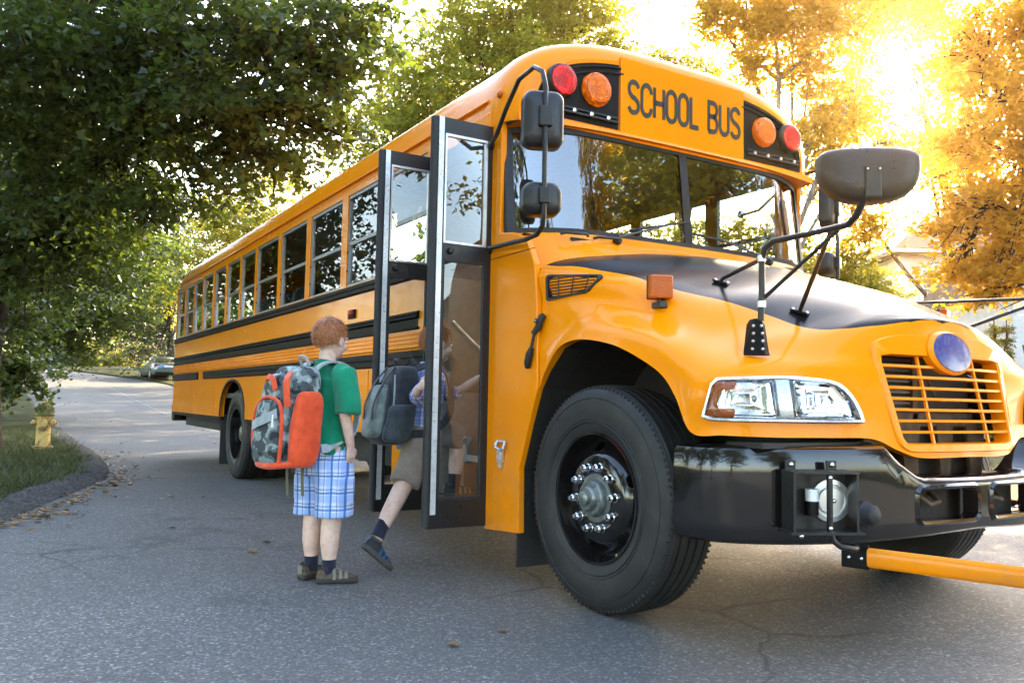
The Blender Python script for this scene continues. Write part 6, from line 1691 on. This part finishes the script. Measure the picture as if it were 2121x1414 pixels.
for s in (-1, 1):
    pillow((cq[0]+s*.130, cq[1]-.02, cq[2]-.10), (.036, .082, .105), (.55, .4), lean=.2, amp=.014, seed=23+s).build('side_pocket', MAT['slate'], BQ, smooth=70)
m = MB(); m.tube(catmull([(cq[0]+.118, cq[1]-.105, cq[2]-.19), (cq[0]+.12, cq[1]-.095, cq[2]-.05), (cq[0]+.085, cq[1]-.07, cq[2]+.10), (cq[0], cq[1]-.055, cq[2]+.135), (cq[0]-.09, cq[1]-.07, cq[2]+.10), (cq[0]-.125, cq[1]-.10, cq[2]-.06)], 5), .007, 8); m.build('piping', MAT['charcoal'], BQ, smooth=60)
for x in (.05, -.06):
    m = MB(); m.ribbon(catmull([(cq[0]+x, cq[1]-.02, cq[2]+.215), (cq[0]+x*1.1, cq[1]-.085, cq[2]+.13), (cq[0]+x*1.15, cq[1]-.14, cq[2]+.02), (cq[0]+x*1.1, cq[1]-.155, cq[2]-.08)], 5), (0, -1, .2), .020, .005); m.build('front_strap', MAT['charcoal'], BQ)
m = MB(); m.tube(catmull([(cq[0]+.10, cq[1]-.04, cq[2]+.17), (cq[0]+.128, cq[1]-.055, cq[2]+.02), (cq[0]+.13, cq[1]-.065, cq[2]-.02)], 5), .005, 6); m.build('zip', MAT['greywebbing'], BQ)
m = MB(); m.tube(catmull([(cq[0]-.03, cq[1]+.035, cq[2]+.225), (cq[0]-.028, cq[1]+.01, cq[2]+.258), (cq[0]+.03, cq[1]+.01, cq[2]+.258), (cq[0]+.032, cq[1]+.035, cq[2]+.225)], 5), .008, 8); m.build('carry_loop', MAT['charcoal'], BQ, smooth=60)
for s in (-1, 1):
    o_ = L2(-1.37, -1.385, 0)
    pts = catmull([(o_[0]+s*.055, o_[1]-.145, 1.09), (o_[0]+s*.075, o_[1]-.075, 1.135), (o_[0]+s*.088, o_[1]+.01, 1.142), (o_[0]+s*.094, o_[1]+.085, 1.09), (o_[0]+s*.10, o_[1]+.105, .98), (o_[0]+s*.125, o_[1]+.08, .86), (o_[0]+s*.142, o_[1]-.03, .77), (o_[0]+s*.135, o_[1]-.15, .755)], 5)
    nr = [Vector((s*.25, (p[1]-o_[1]), max(.0, p[2]-.95)*1.5)).normalized() for p in pts]
    m = MB(); m.ribbon([Vector(p) for p in pts], nr, .045, .010); m.build('shoulder_strap', MAT['charcoal'], BQ, smooth=60)
# ================================================================== STREET OBJECTS
# ---- fire hydrant
HY = empty('fire_hydrant', (-11.95, -2.93, hgt(-11.95)+.08), R(-12))
tag(HY, 'weathered pale yellow fire hydrant on the grass verge', 'fire hydrant')
def hyd_mat(name, moss):
    t = NT(name); n1 = t.noise(9, 6, .65); n2 = t.noise(26, 5, .7)
    c = t.ramp(n2.outputs[0], [(.25, (.42, .29, .09)), (.5, (.68, .48, .16)), (.8, (.75, .58, .26))]).outputs[0]
    c = t.mix(t.ramp(n1.outputs[0], [(.5, 0.), (.62, .8)]).outputs[0], c, (.14, .065, .025))
    if moss: c = t.mix(t.ramp(n1.outputs[0], [(.34, .0), (.46, .9)]).outputs[0], c, (.075, .085, .022))
    return t.done(t.prin(c, .75, 0, 0, .3, t.bump(n2.outputs[0], .5, .01)))
MAT['hyd'] = hyd_mat('hydrant_paint', False); MAT['hydmoss'] = hyd_mat('mossy_hydrant_paint', True)
m = MB(); m.lathe([(.13, -.05), (.13, .0), (.15, .005), (.15, .03), (.112, .035), (.105, .06), (.100, .30), (.104, .44), (.118, .46), (.118, .49)], 32, 'z'); m.build('barrel', MAT['hyd'], HY, smooth=40)
m = MB(); m.lathe([(.118, .491), (.150, .495), (.150, .52), (.145, .525), (.140, .545), (.125, .60), (.10, .645), (.062, .675), (.040, .685), (.040, .70), (.032, .705), (.03, .735), (.001, .738)], 32, 'z'); BN = m.build('bonnet', MAT['hydmoss'], HY, smooth=40)
for k in range(8):
    a = k*PI/4; m = MB(); m.lathe([(.012, 0), (.012, .03), (.001, .031)], 6, 'z', (.134*math.cos(a), .134*math.sin(a), .47)); m.build('flange_bolt', MAT['hyd'], HY)
def nozzle(d, r, L, z):
    d = Vector(d); u_ = Vector((0, 0, 1)); v_ = d.cross(u_); mm = MB()
    mm.rings([[d*o+u_*(z+rr_*math.sin(k*2*PI/24))+v_*rr_*math.cos(k*2*PI/24) for k in range(24)] for rr_, o in ((r*.8, .06), (r*.8, .115), (r*1.15, .118), (r*1.15, .128+L*.4), (r*1.05, .128+L), (r*.45, .13+L), (r*.32, .131+L), (r*.32, .155+L), (.001, .156+L))]); mm.build('nozzle_cap', MAT['hyd'], HY, smooth=40)
nozzle((1, 0, 0), .062, .03, .385); nozzle((0, 1, 0), .048, .035, .385); nozzle((0, -1, 0), .048, .035, .385)
m = MB(); m.tube(catmull([(.10, -.05, .34), (.13, -.03, .285), (.135, .0, .27), (.13, .04, .29), (.10, .08, .34)], 6), .006, 6); m.build('chain', MAT['rust'], HY, smooth=60)
gq = np.random.default_rng(3); Pm = gq.normal(0, 1, (900, 3)); Pm /= np.linalg.norm(Pm, axis=1)[:, None]; Pm = Pm[Pm[:, 2] > -.1]
Pm = Pm*np.array([.125, .125, .12])+np.array([0, 0, .565])
leaf_mesh('moss', Pm, .028, MAT['leaf_green'], 5, BN, up=.3)["kind"] = "stuff"

# ---- parked sedan far up the road
cp = at(341, 800, 51.); CAR = empty('parked_car', (cp[0]-2.1, cp[1]+.0, hgt(cp[0]-2.0)), R(4))
tag(CAR, 'silver sedan parked on the far side of the road', 'car')
MAT['carpaint'] = simple('silver_car_paint', (.16, .20, .21), .25, metal=.6, coat=.8); MAT['carglass'] = simple('tinted_car_glass', (.02, .028, .03), .06, coat=.5)
m = MB(); rg = []
for x, w, zb_, zt_ in ((-2.22, .55, .35, .58), (-2.15, .78, .27, .66), (-1.7, .86, .22, .78), (-1.0, .88, .22, .90), (0., .885, .22, .93), (1.1, .88, .22, .95), (1.75, .86, .24, .98), (2.12, .80, .28, .96), (2.22, .74, .36, .90), (2.25, .70, .45, .60)):
    rg.append([(x, -w*.92, zb_), (x, -w, zb_+.12), (x, -w, (zb_+zt_)/2+.05), (x, -w*.95, zt_-.05), (x, -w*.86, zt_), (x, 0, zt_+.02), (x, w*.86, zt_), (x, w*.95, zt_-.05), (x, w, (zb_+zt_)/2+.05), (x, w, zb_+.12), (x, w*.92, zb_), (x, 0, zb_-.02)])
m.rings(rg); m.build('body', MAT['carpaint'], CAR, smooth=45)
m = MB(); rg = []
for x, w, z in ((-.95, .74, .93), (-.45, .66, 1.28), (-.1, .62, 1.40), (.5, .62, 1.42), (.95, .63, 1.38), (1.25, .66, 1.25), (1.70, .72, .97)):
    rg.append([(x, -w-.06, .92), (x, -w, z-.08 if z > 1 else z-.01), (x, -w*.8, z), (x, w*.8, z), (x, w, z-.08 if z > 1 else z-.01), (x, w+.06, .92)])
m.rings(rg, False); m.build('roof', MAT['carpaint'], CAR, smooth=45)
m = MB(); m.add([(1.30, -.60, 1.245), (1.30, .60, 1.245), (1.69, .66, .995), (1.69, -.66, .995)], [(0, 1, 2, 3)]); o = m.build('rear_window', MAT['carglass'], CAR); o.location = (.012, 0, .02)
for s in (-1, 1):
    m = MB(); m.add([(-.75, s*.79, 1.0), (.25, s*.77, 1.0), (.25, s*.69, 1.31), (-.38, s*.69, 1.27)], [(0, 1, 2, 3)]); m.build('side_window', MAT['carglass'], CAR)
    m = MB(); m.add([(.30, s*.77, 1.0), (1.35, s*.79, 1.0), (1.1, s*.70, 1.26), (.30, s*.69, 1.31)], [(0, 1, 2, 3)]); m.build('side_window', MAT['carglass'], CAR)
    m = MB(); m.box((2.10, s*.50, .70), (2.23, s*.80, .86)); o = m.build('tail_light', MAT['redoff'], CAR, bevel=.02)
    m = MB(); m.box((-.62, s*.88, .98), (-.48, s*1.02, 1.08)); m.build('mirror', MAT['carpaint'], CAR, bevel=.02)
    for x in (-1.35, 1.38):
        w_ = empty('wheel', (x, s*.80, .32), parent=CAR)
        t = MB(); t.lathe([(.20, .09), (.30, .10), (.32, .07), (.32, -.07), (.30, -.10), (.20, -.09)], 24, 'y', (0, 0, 0), s, close=True); t.build('tyre', MAT['tyre'], w_, smooth=40)
        t = MB(); t.lathe([(.21, .08), (.19, .05), (.05, .07), (.001, .075)], 20, 'y', (0, 0, 0), s); t.build('rim', MAT['alu'], w_, smooth=40)
m = MB(); m.box((2.15, -.80, .40), (2.29, .80, .56)); m.build('bumper', MAT['carpaint'], CAR, bevel=.03)
m = MB(); m.box((2.235, -.26, .70), (2.25, .26, .83)); m.build('licence_plate', MAT['white'], CAR)
m = MB(); m.box((2.14, -.74, .24), (2.27, .74, .385)); m.build('valance', MAT['black'], CAR)

# ---- white house behind the golden maple
hp_ = at(1866, 640, 34); HO = empty('house', (hp_[0], hp_[1], hgt(hp_[0])), math.atan2(_r[1], _r[0]))
tag(HO, 'white clapboard house with grey hipped roof partly behind the golden maple', 'house')
def board_mat():
    t = NT('white_clapboard'); s = t.n("SeparateXYZ", {0: t.obj()})
    f = t.math('FRACT', t.math('DIVIDE', s.outputs[2], .16))
    c = t.ramp(t.noise(3, 5).outputs[0], [(.3, (.62, .62, .60)), (.7, (.76, .76, .74))])
    return t.done(t.prin(c, .6, 0, 0, .3, t.bump(f, .8, .03)))
MAT['board'] = board_mat()
def shingle_mat():
    t = NT('grey_shingles'); b_ = t.n("TexBrick", {"Scale": 4.0, 0: t.obj()}); b_.inputs["Color1"].default_value = (.10, .095, .09, 1); b_.inputs["Color2"].default_value = (.16, .15, .14, 1); b_.inputs["Mortar"].default_value = (.05, .05, .05, 1)
    return t.done(t.prin(b_.outputs[0], .9))
MAT['shingle'] = shingle_mat()
HZ = at(1866, 520, 34)[2]-hgt(hp_[0])
m = MB(); m.box((0, 0, -.3), (9, 7, HZ)); WLL = m.build('wall', MAT['board'], HO)
m = MB(); e_ = .55; r0_ = [(-e_, -e_, HZ), (9+e_, -e_, HZ), (9+e_, 7+e_, HZ), (-e_, 7+e_, HZ)]
m.add(r0_+[(3.2, 3.5, HZ+2.6), (5.8, 3.5, HZ+2.6)]+[(p[0], p[1], HZ-.16) for p in r0_], [(0, 1, 5, 4), (1, 2, 5), (2, 3, 4, 5), (3, 0, 4), (0, 6, 7, 1), (1, 7, 8, 2), (2, 8, 9, 3), (3, 9, 6, 0), (6, 9, 8, 7)])
m.build('roof', MAT['shingle'], HO)
for x0, z0, z1 in ((.9, HZ-2.2, HZ-.75), (2.9, HZ-2.2, HZ-.75), (4.9, HZ-2.2, HZ-.75), (.9, HZ-5, HZ-3.5), (2.9, HZ-5, HZ-3.5)):
    w_ = empty('window', (x0, 0, z0), parent=HO); w1 = 1.0; h1 = z1-z0
    f = MB()
    for a, b, c_, d_ in ((-.12, 0, -.12, h1+.12), (w1, w1+.12, -.12, h1+.12), (0, w1, h1, h1+.12), (0, w1, -.12, 0), (0, w1, h1/2-.03, h1/2+.03), (w1/2-.02, w1/2+.02, .001, h1/2-.031)): f.box((a, -.05, c_), (b, .02, d_))
    f.build('frame', MAT['white'], w_)
    f = MB(); f.add([(0, -.012, 0), (w1, -.012, 0), (w1, -.012, h1), (0, -.012, h1)], [(0, 1, 2, 3)]); f.build('pane', MAT['carglass'], w_)
for x0 in (-.05, 8.9):
    m = MB(); m.box((x0, -.06, -.3), (x0+.2, .05, HZ-.17)); m.build('corner_board', MAT['white'], HO)
m = MB(); m.box((-e_-.06, -e_-.08, HZ-.10), (9+e_, -e_-.005, HZ+.02)); m.build('gutter', MAT['white'], HO)
# ---- clapboard garage at the right edge and two small conifers
gp = at(2100, 760, 25); GA = empty('garage', (gp[0], gp[1], hgt(gp[0])), math.atan2(_r[1], _r[0]))
tag(GA, 'pale clapboard garage at the right edge behind two small conifers', 'garage')
GH = at(2100, 600, 25)[2]-hgt(gp[0])
m = MB(); m.box((0, 0, -.3), (6, 5, GH)); m.build('wall', MAT['board'], GA)
m = MB(); m.add([(-.3, -.3, GH), (6.3, -.3, GH), (6.3, 2.5, GH+1.6), (-.3, 2.5, GH+1.6), (6.3, 5.3, GH), (-.3, 5.3, GH)], [(0, 1, 2, 3), (3, 2, 4, 5), (0, 3, 5), (1, 4, 2), (0, 5, 4, 1)]); m.build('roof', MAT['shingle'], GA)
for i, (px, lab) in enumerate(((2060, 'slim green conifer just right of the hood tip'), (2086, 'second slim green conifer beside the garage corner'))):
    c = at(px, 720, 22.5); z0 = hgt(c[0]); tz = at(px, 662, 22.5)[2]
    tree('arborvitae', lab, (c[0], c[1], z0), (c[0], c[1], tz), [((c[0], c[1], z0+(tz-z0)*f_), .30*(1-f_*.55)+.02) for f_ in (.1, .25, .4, .55, .7, .82, .92)], .07, 'leaf_lime' if i == 0 else 'leaf_green', 7000, 120+i, r0=.05, clump=.12, cat='conifer', group='slim conifers by the garage', fork=.5, droop=-1.5, shape=.35)
# ---- green utility box far up the road
up2 = at(133, 762, 60); UB = empty('utility_box', (up2[0], up2[1], hgt(up2[0])), 0)
tag(UB, 'small dark green utility box on the verge at the far bend', 'utility box')
m = MB(); m.box((-.6, -.75, 0), (.6, .75, 1.15)); m.build('cabinet', simple('green_cabinet', (.02, .05, .03), .5), UB, bevel=.03)
m = MB(); m.prism([(-.85, 1.152), (.85, 1.152), (.85, 1.2), (0, 1.3), (-.85, 1.2)], lambda u, v, t: (t, u, v), -.68, .68); m.build('lid', bpy.data.materials['green_cabinet'], UB)
# ---- tinted haze volume, added for the warm glow round the sun
hz_t = NT('sun_glow_haze')
pv = hz_t.n("VolumePrincipled", {"Density": .00055, "Anisotropy": .91})
pv.inputs["Color"].default_value = (1., .62, .26, 1)
hz_t.t.links.new(pv.outputs[0], hz_t.out.inputs[1])
m = MB(); m.box((-135, -110, -1.2), (75, 140, 34)); hzo = m.build('haze', hz_t.m); hzo.visible_shadow = True
tag(hzo, 'added orange tinted haze that makes the sun glow', 'haze', None, 'stuff')
